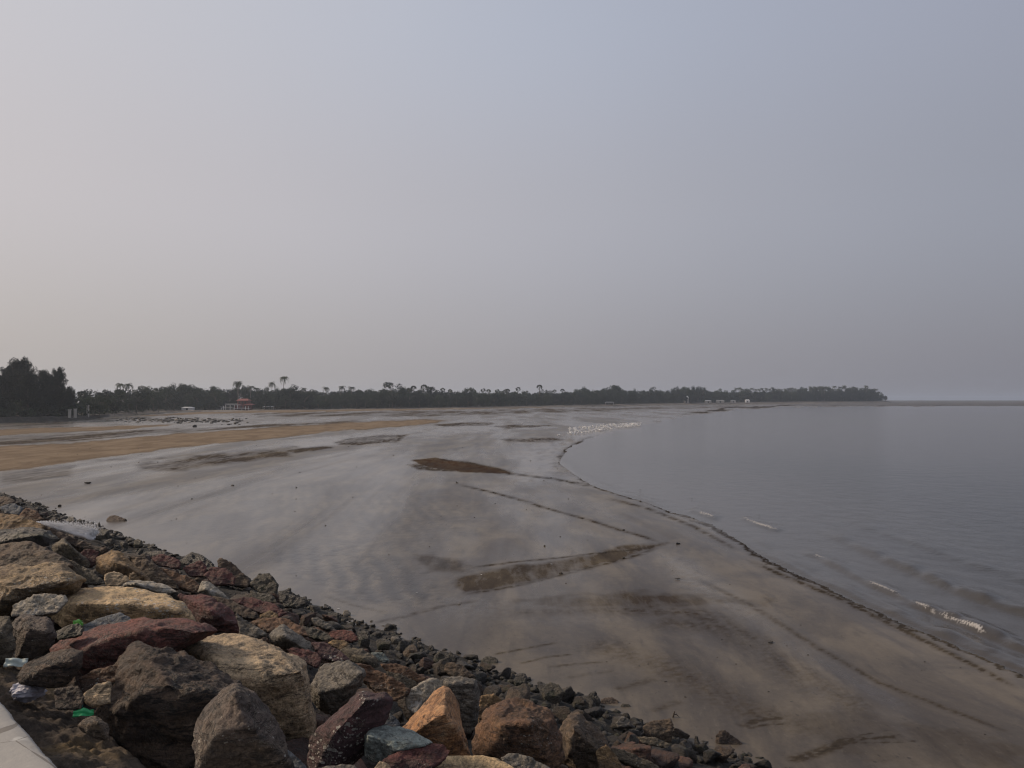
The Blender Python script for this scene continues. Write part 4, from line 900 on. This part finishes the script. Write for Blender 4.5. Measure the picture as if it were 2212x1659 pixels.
# driftwood stick at the lower right toe
p = G(1456, 1556); mb = MB(); mb.tube([(-.02, 0, 0), (0, .02, .06), (.02, .01, .12)], [.018, .014, .006]); mb.tube([(0, .02, .06), (.06, 0, .05), (.10, 0, .01)], [.010, .008, .004])
tag(mb.build('driftwood_stick', simple('driftwood', (.05, .038, .028), .9), loc=(p.x, p.y, .05)), 'dark forked stick poking up beside the flat brown block at the toe', 'stick')

# dark rocks of the reef patch on the flat
RL = 'dark rock of the low reef lying on the flat in front of the far trees'
cnt = 0
while cnt < 240:
    x = rnd.triangular(240, 545, 420 if cnt % 2 else 330); yc = 909 + (x - 390) * .018; y = yc + rnd.gauss(0, 3.2)
    if not 902 < y < 921: continue
    p = G(x, y); w = rnd.uniform(4, 12) * (1.9 if rnd.random() < .12 else 1); s = w / F * p.y
    o = link('reef_rock', rnd.choice(TOE), loc=(p.x, p.y, s * .1 + .03)); o.material_slots[0].link = 'OBJECT'; o.material_slots[0].material = rnd.choice(M_toe[:1] + [M_bs])
    o.rotation_euler = (0, 0, rnd.uniform(0, 6.28)); o.scale = (s, s * 1.6, min(s * .7, rnd.uniform(.35, .9))); tag(o, RL, 'rock', 'reef rocks on the flat'); cnt += 1
p = G(422, 923); s = 15 / F * p.y; o = link('reef_rock', TOE[0], loc=(p.x, p.y, .2)); o.material_slots[0].link = 'OBJECT'; o.material_slots[0].material = M_bs; o.scale = (s, s, s * .8)
tag(o, 'lone dark rock just in front of the low reef', 'rock', 'reef rocks on the flat')

# ------------------------------------------------------------------ gulls
def gull_mesh(seed, head=0.):
    bm = bmesh.new()
    def ell(c, r, rot=(0, 0, 0), n=7, m=6):
        q = bmesh.ops.create_uvsphere(bm, u_segments=n, v_segments=m, radius=1)
        M_ = Matrix.Translation(c) @ Matrix.Rotation(rot[1], 4, 'Y') @ Matrix.Diagonal((*r, 1)); bmesh.ops.transform(bm, matrix=M_, verts=q['verts'])
    ell((0, 0, .20), (.17, .075, .075), (0, -.15, 0)); ell((.13, 0, .27), (.05, .038, .07)); ell((.16, head * .03, .335), (.045, .034, .034)); ell((-.18, 0, .19), (.10, .035, .018), (0, .1, 0))
    for s in (-1, 1): ell((-.05, s * .06, .215), (.16, .02, .05), (0, .06, 0))
    def tri(a, b, c): bm.faces.new([bm.verts.new(q) for q in (a, b, c)])
    tri((.195, .008, .335), (.195, -.008, .34), (.25, 0, .325))
    for s in (-1, 1):
        a = Vector((.01, s * .03, 0)); q = bmesh.ops.create_cone(bm, segments=4, radius1=.007, radius2=.007, depth=.15); bmesh.ops.translate(bm, verts=q['verts'], vec=a + Vector((0, 0, .075)))
    me = bpy.data.meshes.new('gull'); bm.to_mesh(me); bm.free(); me.polygons.foreach_set('use_smooth', np.ones(len(me.polygons), bool)); return me
GM = [gull_mesh(0), gull_mesh(1, 1.)]
M_gull = simple('gull_feathers', (.80, .79, .77), .7, .12, 9)
GL = 'white gull standing in the dense flock on the wet sand at the water edge'
cnt = 0
while cnt < 285:
    x = rnd.uniform(1228, 1385); mid = 929 - (x - 1228) * .075 + 1; hw = 7.5 if x < 1300 else 7.5 - (x - 1300) * .055
    y = mid + rnd.uniform(-1, 1) * hw + (3 if x < 1290 else 0)
    p = G(x, y); o = link('gull', rnd.choice(GM), M_gull, loc=(p.x, p.y, .045)); s = rnd.uniform(.85, 1.1); o.scale = (s,) * 3
    o.rotation_euler = (0, 0, rnd.choice([0, math.pi, rnd.uniform(0, 6.28)])); tag(o, GL, 'gull', 'flock of white gulls'); cnt += 1
for x, y, l in [(1128, 917, 'lone white gull standing on a dark sand bar left of the flock'), (1207, 944, 'lone white gull at the lower left outside the flock')]:
    p = G(x, y); o = link('gull', GM[0], M_gull, loc=(p.x, p.y, .045)); o.scale = (1.2,) * 3; tag(o, l, 'gull', 'gulls apart from the flock')

# ------------------------------------------------------------------ trees
def leaf_mat(name, c1, c2):
    n = NT(name); g = n.coord('World'); oi = n.new('ShaderNodeObjectInfo').outputs['Random']; a = n.noise(g, .5, 4, .6)
    col = n.mix(n.rng(a, .35, .65), c1, c2); col = n.mix(1., col, n.mix(oi, (.62, .66, .70), (1.5, 1.4, 1.2)), 'MULTIPLY')
    n.set(**{'Base Color': col, 'Roughness': .75, 'Specular IOR Level': .2}); return n.m
M_leaf = leaf_mat('foliage', (.020, .034, .024), (.038, .054, .036)); M_palm = leaf_mat('palm_fronds', (.032, .044, .022), (.052, .060, .032)); M_cas = leaf_mat('casuarina_needles', (.012, .018, .018), (.020, .027, .024))
M_bark = simple('bark', (.10, .085, .07), .9); M_barkp = simple('palm_bark', (.17, .15, .125), .9)
def leaves(centres, radii, n_each, ls, r, squash=.8, droop=0.):
    """leaf sized triangles spread through clumps"""
    C = np.repeat(np.array(centres), n_each, 0); Rr = np.repeat(np.array(radii), n_each)
    d = r.normal(size=C.shape); d /= np.linalg.norm(d, axis=1)[:, None]; rad = Rr * r.uniform(.35, 1.05, len(C)) ** .6
    p = C + d * rad[:, None] * np.array([1, 1, squash])
    a = r.normal(size=C.shape); b = r.normal(size=C.shape); a[:, 2] -= droop * 2
    a /= np.linalg.norm(a, axis=1)[:, None]; b -= a * (a * b).sum(1)[:, None]; b /= np.linalg.norm(b, axis=1)[:, None]
    s = ls * r.uniform(.6, 1.4, len(C))[:, None]; k = 1 + 1.5 * droop
    v = np.stack([p - a * s * k * .6 - b * s * .5 / k, p - a * s * k * .4 + b * s * .5 / k, p + a * s * k], 1).reshape(-1, 3)
    return v, np.arange(len(v)).reshape(-1, 3)
def broad(i):
    r = np.random.default_rng(40 + i); nc = 34; wd = [.42, .55, .36, .50, .62, .40, .46][i % 7]; cs, rs = [], []
    for _ in range(nc):
        a = r.uniform(0, 6.28); h = r.uniform(.22, .92); prof = math.sin(min(1, (h - .1) / .85) * math.pi) ** .5 if i % 7 != 4 else (1.0 if h > .55 else .45)
        q = wd * prof * r.uniform(.35, 1.) ** .6; cs.append((math.cos(a) * q, math.sin(a) * q, h * (1 - .12 * q / wd))); rs.append(r.uniform(.09, .16))
    v, f = leaves(cs, rs, 75, .033, r); cr = mesh_np('crown', v, f, False); mb = MB(); mb.tube([(0, 0, -.05), (.01, 0, .25), (.02, .01, .6)], [.028, .02, .008], 6)
    for k in range(5):
        a = k * 1.3 + i; z0 = .2 + .07 * k; mb.tube([(0, 0, z0), (math.cos(a) * wd * .4, math.sin(a) * wd * .4, z0 + .2), (math.cos(a) * wd * .75, math.sin(a) * wd * .75, z0 + .32)], [.012, .008, .003], 5)
    return cr, mb.mesh('trunk')
def palm(i):
    r = random.Random(60 + i); mb = MB(); lean = r.uniform(-.10, .10); ly = r.uniform(-.06, .06); top = Vector((lean, ly, 1 - .06))
    mb.tube([(0, 0, -.05), (lean * .15, ly * .1, .3), (lean * .5, ly * .5, .65), top[:]], [.017, .012, .010, .009], 6); tr = mb.mesh('trunk'); V_, F_ = [], []
    for k in range(20):
        a = k * 2.399 + r.uniform(-.2, .2); el = r.uniform(-.15, 1.35); L_ = r.uniform(.20, .27); d = Vector((math.cos(a), math.sin(a), 0)); sd_ = Vector((-d.y, d.x, 0)); pts = []
        p = top.copy(); e = el
        for s in range(9):
            pts.append(p.copy()); p = p + (d * math.cos(e) + Vector((0, 0, math.sin(e)))) * L_ / 8; e -= .33
        for s in range(1, 9):
            for sg in (-1, 1):
                for q in (0, .5):
                    a0 = pts[s - 1].lerp(pts[s], q); a1 = pts[s - 1].lerp(pts[s], q + .4); ln = .055 * math.sin(.35 + s / 9 * 2.6)
                    tip = a1 + sd_ * sg * ln * .8 + Vector((0, 0, -ln * r.uniform(.35, .8))) + d * .01; b_ = len(V_); V_ += [a0[:], a1[:], tip[:]]; F_.append((b_, b_ + 1, b_ + 2))
    return mesh_np('crown', V_, F_, False), tr
def palmyra(i):
    r = random.Random(80 + i); mb = MB(); mb.tube([(0, 0, -.05), (.01, 0, .5), (0, 0, .88)], [.020, .016, .014], 6); tr = mb.mesh('trunk'); V_, F_ = [], []
    for k in range(34):
        d = Vector((r.gauss(0, 1), r.gauss(0, 1), r.gauss(.25, .8))).normalized(); c = Vector((0, 0, .88)) + d * .07; u_ = d.orthogonal().normalized(); w_ = d.cross(u_); an = r.uniform(0, 3.14); u_, w_ = u_ * math.cos(an) + w_ * math.sin(an), w_
        for q in range(7):
            t0 = -1.2 + q * .35; p0 = c; p1 = c + (d * math.cos(t0) + u_ * math.sin(t0)) * .062; p2 = c + (d * math.cos(t0 + .3) + u_ * math.sin(t0 + .3)) * .052; b_ = len(V_); V_ += [p0[:], p1[:], p2[:]]; F_.append((b_, b_ + 1, b_ + 2))
    return mesh_np('crown', V_, F_, False), tr
def casuarina(i):
    r = np.random.default_rng(90 + i); cs, rs = [], []; mb = MB(); bend = r.uniform(-.04, .04)
    mb.tube([(0, 0, -.05), (bend * .3, 0, .4), (bend, .01, .97)], [.020, .013, .003], 6)
    for k in range(52):
        h = .16 + .80 * (k / 52) + r.uniform(-.02, .02); a = r.uniform(0, 6.28); L_ = (.27 * (1.02 - h) ** .62 + .035) * r.uniform(.55, 1.25); base = Vector((bend * h, 0, h)); pts = [base]
        for s in range(1, 5):
            pts.append(base + Vector((math.cos(a), math.sin(a), .42 + .12 * s)) * L_ * s / 4)
        mb.tube([p[:] for p in pts], [.005, .004, .003, .002, .001], 4)
        for s in range(1, 5): cs.append((pts[s] + Vector((0, 0, .01)))[:]); rs.append(.038 + .02 * r.random())
    v, f = leaves(cs, rs, 46, .017, r, 1.1, .6); return mesh_np('crown', v, f, False), mb.mesh('trunk')
PB = [broad(i) for i in range(7)]; PP = [palm(i) for i in range(4)]; PY_ = [palmyra(i) for i in range(2)]; PC = [casuarina(i) for i in range(3)]
def plant(proto, name, px, d, ytop, label, cat, group, mats, sxy=None, zb=None):
    D0, Z0, B0 = shore(min(px, 1905)); z0 = float(Z0) * 1.15 if zb is None else zb
    X = (px - CX) / F * d; H = EYE + (HOR - ytop) / F * d - z0
    e = empty(name, (X, d, z0)); s = (H * (sxy or rnd.uniform(.85, 1.15)))
    a = rnd.uniform(0, 6.28)
    for me, nm, m in ((proto[0], 'crown', mats[0]), (proto[1], 'trunk', mats[1])):
        o = link(nm, me, m, e); o.scale = (s, s, H); o.rotation_euler = (0, 0, a)
    return tag(e, label, cat, group)
TX = [-400, -200, 0, 160, 180, 200, 235, 270, 300, 340, 370, 400, 450, 490, 520, 560, 600, 640, 700, 760, 820, 850, 880, 940, 1000, 1060, 1120, 1180, 1220, 1260, 1330, 1360, 1400, 1450, 1500, 1530, 1560, 1640, 1700, 1780, 1830, 1870, 1895, 1906]
TY = [840, 842, 845, 846, 842, 839, 842, 836, 838, 831, 836, 829, 833, 836, 831, 838, 838, 836, 840, 838, 837, 836, 838, 840, 841, 842, 843, 844, 842, 838, 833, 836, 839, 837, 835, 838, 841, 839, 838, 837, 837, 836, 843, 852]
def tzone(x): return 'between the casuarinas and the villa' if x < 475 else 'between the villa and the high rounded tree' if x < 850 else 'right of the high rounded tree, behind the palmyra palms' if x < 1240 else 'between the palmyra palms and the pale house' if x < 1480 else 'on the right headland'
nb = 0; x = 165.
rowsets = [(6, 6.5, .78), (22, 6.6, .98), (44, 6.6, 1.05)]
for (o_, spc, k) in rowsets:
    x = 160. + rnd.uniform(0, 10)
    while x < 1903:
        D0 = float(shore(x)[0]); d = D0 + o_ + rnd.uniform(-4, 4) + (10 if x < 400 else 0); x += spc * rnd.uniform(.75, 1.35) * F / d * (1 + .35 * (x > 1200))
        if o_ < 30 and 468 < x < 548: continue
        yt = float(np.interp(x, TX, TY)); yb = HOR + (EYE - float(shore(x)[1])) / D0 * F; yy = yb + (yt - yb) * k * rnd.uniform(.76, 1.12)
        rn = 'front' if o_ < 10 else 'back'
        if nb < 290: plant(rnd.choice(PB), 'broadleaf_tree', x, d, yy, f'{rn} row broadleaf tree {tzone(x)}', 'tree', f'{rn} row trees {tzone(x)}', (M_leaf, M_bark), rnd.uniform(.75, 1.1)); nb += 1
# trees one can tell apart
plant(PB[2], 'broadleaf_tree', 627, 438, 829, 'big dome shaped dark tree right of the two tall coconut palms', 'tree', 'single trees of the far shore', (M_leaf, M_bark), 1.25)
plant(PB[3], 'broadleaf_tree', 848, 480, 822, 'high rounded tree rising above the middle of the tree line', 'tree', 'single trees of the far shore', (M_leaf, M_bark), 1.0)
plant(PB[4], 'broadleaf_tree', 338, 400, 828, 'flat topped spreading tree left of the red roofed villa', 'tree', 'single trees of the far shore', (M_leaf, M_bark), .9)
plant(PB[4], 'broadleaf_tree', 236, 330, 836, 'flat topped loose tree just right of the dark casuarinas', 'tree', 'single trees of the far shore', (M_leaf, M_bark), .9)
plant(PB[5], 'broadleaf_tree', 400, 420, 826, 'rounded tall tree midway between the casuarinas and the villa', 'tree', 'single trees of the far shore', (M_leaf, M_bark), 1.0)
plant(PP[0], 'coconut_palm', 611, 455, 814, 'tallest coconut palm standing above the trees right of the villa', 'palm', 'tall coconut palms', (M_palm, M_barkp), .85)
plant(PP[1], 'coconut_palm', 587, 455, 826, 'second coconut palm left of the tallest one', 'palm', 'tall coconut palms', (M_palm, M_barkp), .9)
for (x, y) in [(260, 828), (277, 829), (316, 835), (515, 824), (541, 834), (704, 836), (734, 834), (760, 836), (555, 838), (660, 838)]:
    plant(rnd.choice(PP), 'coconut_palm', x, float(shore(x)[0]) + 22, y, 'coconut palm head poking out of the tree line', 'palm', 'coconut palms in the tree line', (M_palm, M_barkp), 1.1)
for (x, y) in [(898, 832), (914, 829), (928, 833), (960, 834), (972, 837), (1041, 836), (1052, 838), (1072, 837), (1100, 836), (1116, 834), (1165, 831), (880, 836), (1010, 839), (1022, 840), (1135, 840), (1200, 840), (1216, 838)]:
    plant(rnd.choice(PY_), 'palmyra_palm', x + rnd.uniform(-5, 5), float(shore(x)[0]) + 18, y + (rnd.uniform(1, 4) if x != 1165 else 0), 'palmyra palm with a ball shaped head above the middle of the tree line', 'palm', 'palmyra palms', (M_palm, M_bark), 1.15)
x = 1585.
while x < 1900:
    plant(rnd.choice(PP), 'coconut_palm', x, float(shore(x)[0]) + rnd.uniform(2, 30), float(np.interp(x, TX, TY)) - rnd.uniform(-4, 4) - 1, 'coconut palm of the crowded grove on the right headland', 'palm', 'coconut palms on the headland', (M_palm, M_barkp), 1.0); x += rnd.uniform(4, 9)
CL = ['tallest casuarina, its spire the highest point of the tree line at the left', 'casuarina at the right end of the left clump, dark and conical', 'casuarina between the tallest one and the one at the right end of the clump', 'casuarina at the left edge of the picture', 'casuarina just left of the tallest one', 'short casuarina leaning at the right foot of the clump', 'casuarina in front of the tallest one', 'casuarina standing behind the gap of the left clump']
for i, (x, d, y, s) in enumerate([(43, 214, 780, 1.05), (128, 216, 799, .80), (92, 222, 804, .95), (0, 208, 810, 1.1), (20, 220, 796, 1.0), (150, 224, 838, .8), (60, 208, 806, 1.2), (108, 230, 814, 1.0)]):
    plant(PC[i % 3], 'casuarina_tree', x, d, y, CL[i], 'tree', 'casuarinas at the left', (M_cas, M_bark), s)
for i, x in enumerate([-40, -90, -150, -210]): plant(PC[i % 3], 'casuarina_tree', x, 200 + 6 * i, 800 + 6 * i, 'casuarina beyond the left edge of the picture', 'tree', 'casuarinas at the left', (M_cas, M_bark), 1.05)

# scrub along the foot of the trees and a backing wood that nobody could count
def mass(name, spots, ls, per, mat, seed):
    r = np.random.default_rng(seed); cs = [s_[:3] for s_ in spots]; rs = [s_[3] for s_ in spots]
    v, f = leaves(cs, rs, per, ls, r, .8); return link(name, mesh_np(name, v, f, False), mat)
sp = []; x = -300.
while x < 1905:
    D0, Z0, _ = (float(q) for q in shore(x)); d = D0 + rnd.uniform(1, 9); r_ = rnd.uniform(1.2, 2.6) * (1.0 if x > 400 else .8)
    if not (470 < x < 545): sp.append(((x - CX) / F * d, d, Z0 + r_ * rnd.uniform(.4, 1.5), r_))
    x += .8 * F / d
tag(mass('scrub', sp, .42, 60, M_leaf, 5), 'dark scrub growing along the foot of the far tree line', 'scrub', kind='stuff')
sp = []; x = -300.
while x < 1900:
    D0, Z0, _ = (float(q) for q in shore(x)); d = D0 + rnd.uniform(50, 66); yt = float(np.interp(x, TX, TY)) + 6; H = EYE + (HOR - yt) / F * d - Z0
    for q in range(5): sp.append(((x - CX) / F * d, d + rnd.uniform(-4, 4), Z0 + H * (q + .5) / 5.6, rnd.uniform(2, 3.4)))
    x += 2.0 * F / d
tag(mass('background_wood', sp, .75, 55, M_leaf, 6), 'solid mass of wood behind the far tree line', 'wood', kind='stuff')
sp = []
for _ in range(260):
    x = rnd.uniform(-300, 158); d = float(shore(x)[0]) + rnd.uniform(3, 26); r_ = rnd.uniform(1.0, 2.3); sp.append(((x - CX) / F * d, d, 1.2 + r_ * rnd.uniform(.3, 3.2), r_))
tag(mass('undergrowth', sp, .20, 260, M_cas, 8), 'dark undergrowth filling the foot of the left casuarinas', 'undergrowth', kind='stuff')

# ------------------------------------------------------------------ buildings of the far shore
M_wht = simple('white_paint', (.72, .71, .69), .6, .08); M_red = simple('red_roof_tiles', (.19, .055, .045), .8, .25, 2); M_redw = simple('red_brown_wall', (.16, .065, .055), .85, .2, 2)
M_dk = simple('window_dark', (.03, .032, .035), .3, .1); M_crm = simple('cream_wall', (.42, .39, .35), .8, .12, 1)
def gable(mb, x0, x1, y0, y1, z0, h, ov=.5):
    x0 -= ov; x1 += ov; y0 -= ov; y1 += ov; ym = (y0 + y1) / 2; b = mb.bm; v = [b.verts.new(p) for p in ((x0, y0, z0), (x1, y0, z0), (x1, y1, z0), (x0, y1, z0), (x0 + 1.2, ym, z0 + h), (x1 - 1.2, ym, z0 + h))]
    for f in ((0, 1, 5, 4), (1, 2, 5), (2, 3, 4, 5), (3, 0, 4), (3, 2, 1, 0)): b.faces.new([v[i] for i in f])
dv = 412; vx = (480 - CX) / F * dv; vil = empty('villa', (vx, dv, .35)); tag(vil, 'villa with red roofs and white terraces among the trees', 'villa')
MB().box(6.0, 13.5, 2, 8, -1, 2.6).build('wall', M_redw, vil); MB().box(7.0, 12.5, 3, 8, 2.75, 4.9).build('wall', M_redw, vil)
mb = MB(); gable(mb, 7.0, 12.5, 3, 8, 4.9, 1.1, .7); mb.build('roof', M_red, vil); mb = MB(); gable(mb, 11.5, 15.5, 1, 6, 2.6, .8, .4); mb.build('roof', M_red, vil)
MB().box(1.5, 8.5, 0, 5, 2.55, 2.75).build('terrace', M_wht, vil); MB().box(-1, 5.5, .5, 5, .9, 1.1).build('terrace', M_wht, vil); MB().box(5.8, 14.5, -.6, 1.9, .45, .6).build('terrace', M_wht, vil)
for xx, z0, z1 in ((-.6, -1, 1), (.6, -1, 2.0), (1.8, -1, 2.5), (4.2, -1, 2.5), (6.4, -1, 2.5), (8.2, .6, 2.5), (10.5, -1, .45), (12.5, -1, 1.9), (13.9, -1, 1.9)): MB().box(xx - .11, xx + .11, .2, .45, z0, z1).build('pillar', M_wht, vil)
for (a, b, z_) in ((1.6, 8.4, 3.3), (-1, 5.4, 1.6), (8.3, 12.4, 1.35)): MB().box(a, b, .05, .12, z_, z_ + .09).build('railing', M_wht, vil)
for xx, z_ in ((7.8, 3.3), (9.4, 3.3), (11.0, 3.3), (9.2, .9), (11.2, .9)): MB().box(xx, xx + .9, 1.9 if z_ < 2 else 2.9, 2.4 if z_ < 2 else 3.3, z_, z_ + 1.2).build('window', M_dk, vil)
def hut(px, d, w, h, label, roofm=None, wallm=None, name='hut', cat='hut', zb=None, open_=False):
    zb = float(shore(px)[1]) + .1 if zb is None else zb; e = empty(name, ((px - CX) / F * d, d, zb)); tag(e, label, cat)
    if open_:
        for a in (-1, 1):
            for b in (0, 1): MB().box(a * w * .45 - .08, a * w * .45 + .08, b * 2.4, b * 2.4 + .16, -.5, h * .72).build('post', M_wht, e)
    else: MB().box(-w / 2, w / 2, 0, 3, -.5, h * .7).build('wall', wallm or M_crm, e); MB().box(-w * .1, w * .1, -.02, .05, -.2, h * .5).build('door', M_dk, e)
    mb = MB(); gable(mb, -w / 2, w / 2, 0, 3, h * .7, h * .3, .3); mb.build('roof', roofm or M_wht, e); return e
hut(404, 398, 5.6, 1.6, 'low white shed at the edge of the far beach left of the villa', wallm=M_wht, name='shed', cat='shed')
hut(578, 428, 5.5, 1.9, 'small white open shelter at the tree foot right of the villa', open_=True, name='shelter', cat='shelter')
hut(1317, 700, 8, 2.2, 'white roofed shelter at the foot of the middle tree line', open_=True, name='shelter', cat='shelter')
e = hut(1483, 830, 4.5, 7.5, 'narrow pale two storey house in front of the trees left of the headland', wallm=M_crm, name='house', cat='house')
hut(1530, 860, 7, 2.6, 'pale hut, leftmost of the row below the headland trees'); hut(1556, 872, 9, 2.8, 'wide pale hut, second of the row below the headland trees', roofm=M_crm)
hut(1584, 885, 6, 2.4, 'small hut, third of the row below the headland trees', roofm=M_crm); hut(1615, 905, 5, 3.0, 'white hut, last of the row below the headland trees', wallm=M_wht)
def post(px, d, h, label):
    z0 = float(shore(px)[1]); mb = MB(); mb.box(-.28, .28, -.28, .28, -.4, h); mb.box(-.38, .38, -.38, .38, h + .003, h + .16); tag(mb.build('stone_post', M_crm, loc=((px - CX) / F * d, d, z0)), label, 'post')
post(190, 226, 3.0, 'tall pale stone post right of the casuarinas'); post(163, 214, 2.0, 'short pale stone post at the foot of the casuarinas'); post(151, 212, 1.8, 'shorter pale post left of the other two, under the casuarinas')

# ------------------------------------------------------------------ haze in the air
mb = MB(); mb.box(-7050, 7050, -7050, 7050, -1.9, 34); n = NT('haze_air'); n.t.nodes.remove(n.p)
v = n.new('ShaderNodeVolumePrincipled'); v.inputs['Color'].default_value = (.74, .84, 1.0, 1); v.inputs['Density'].default_value = .00022; v.inputs['Anisotropy'].default_value = .35
n.t.links.new(v.outputs[0], n.out.inputs['Volume']); tag(mb.build('haze', n.m), 'thin pale haze lying over the whole bay', kind='stuff')
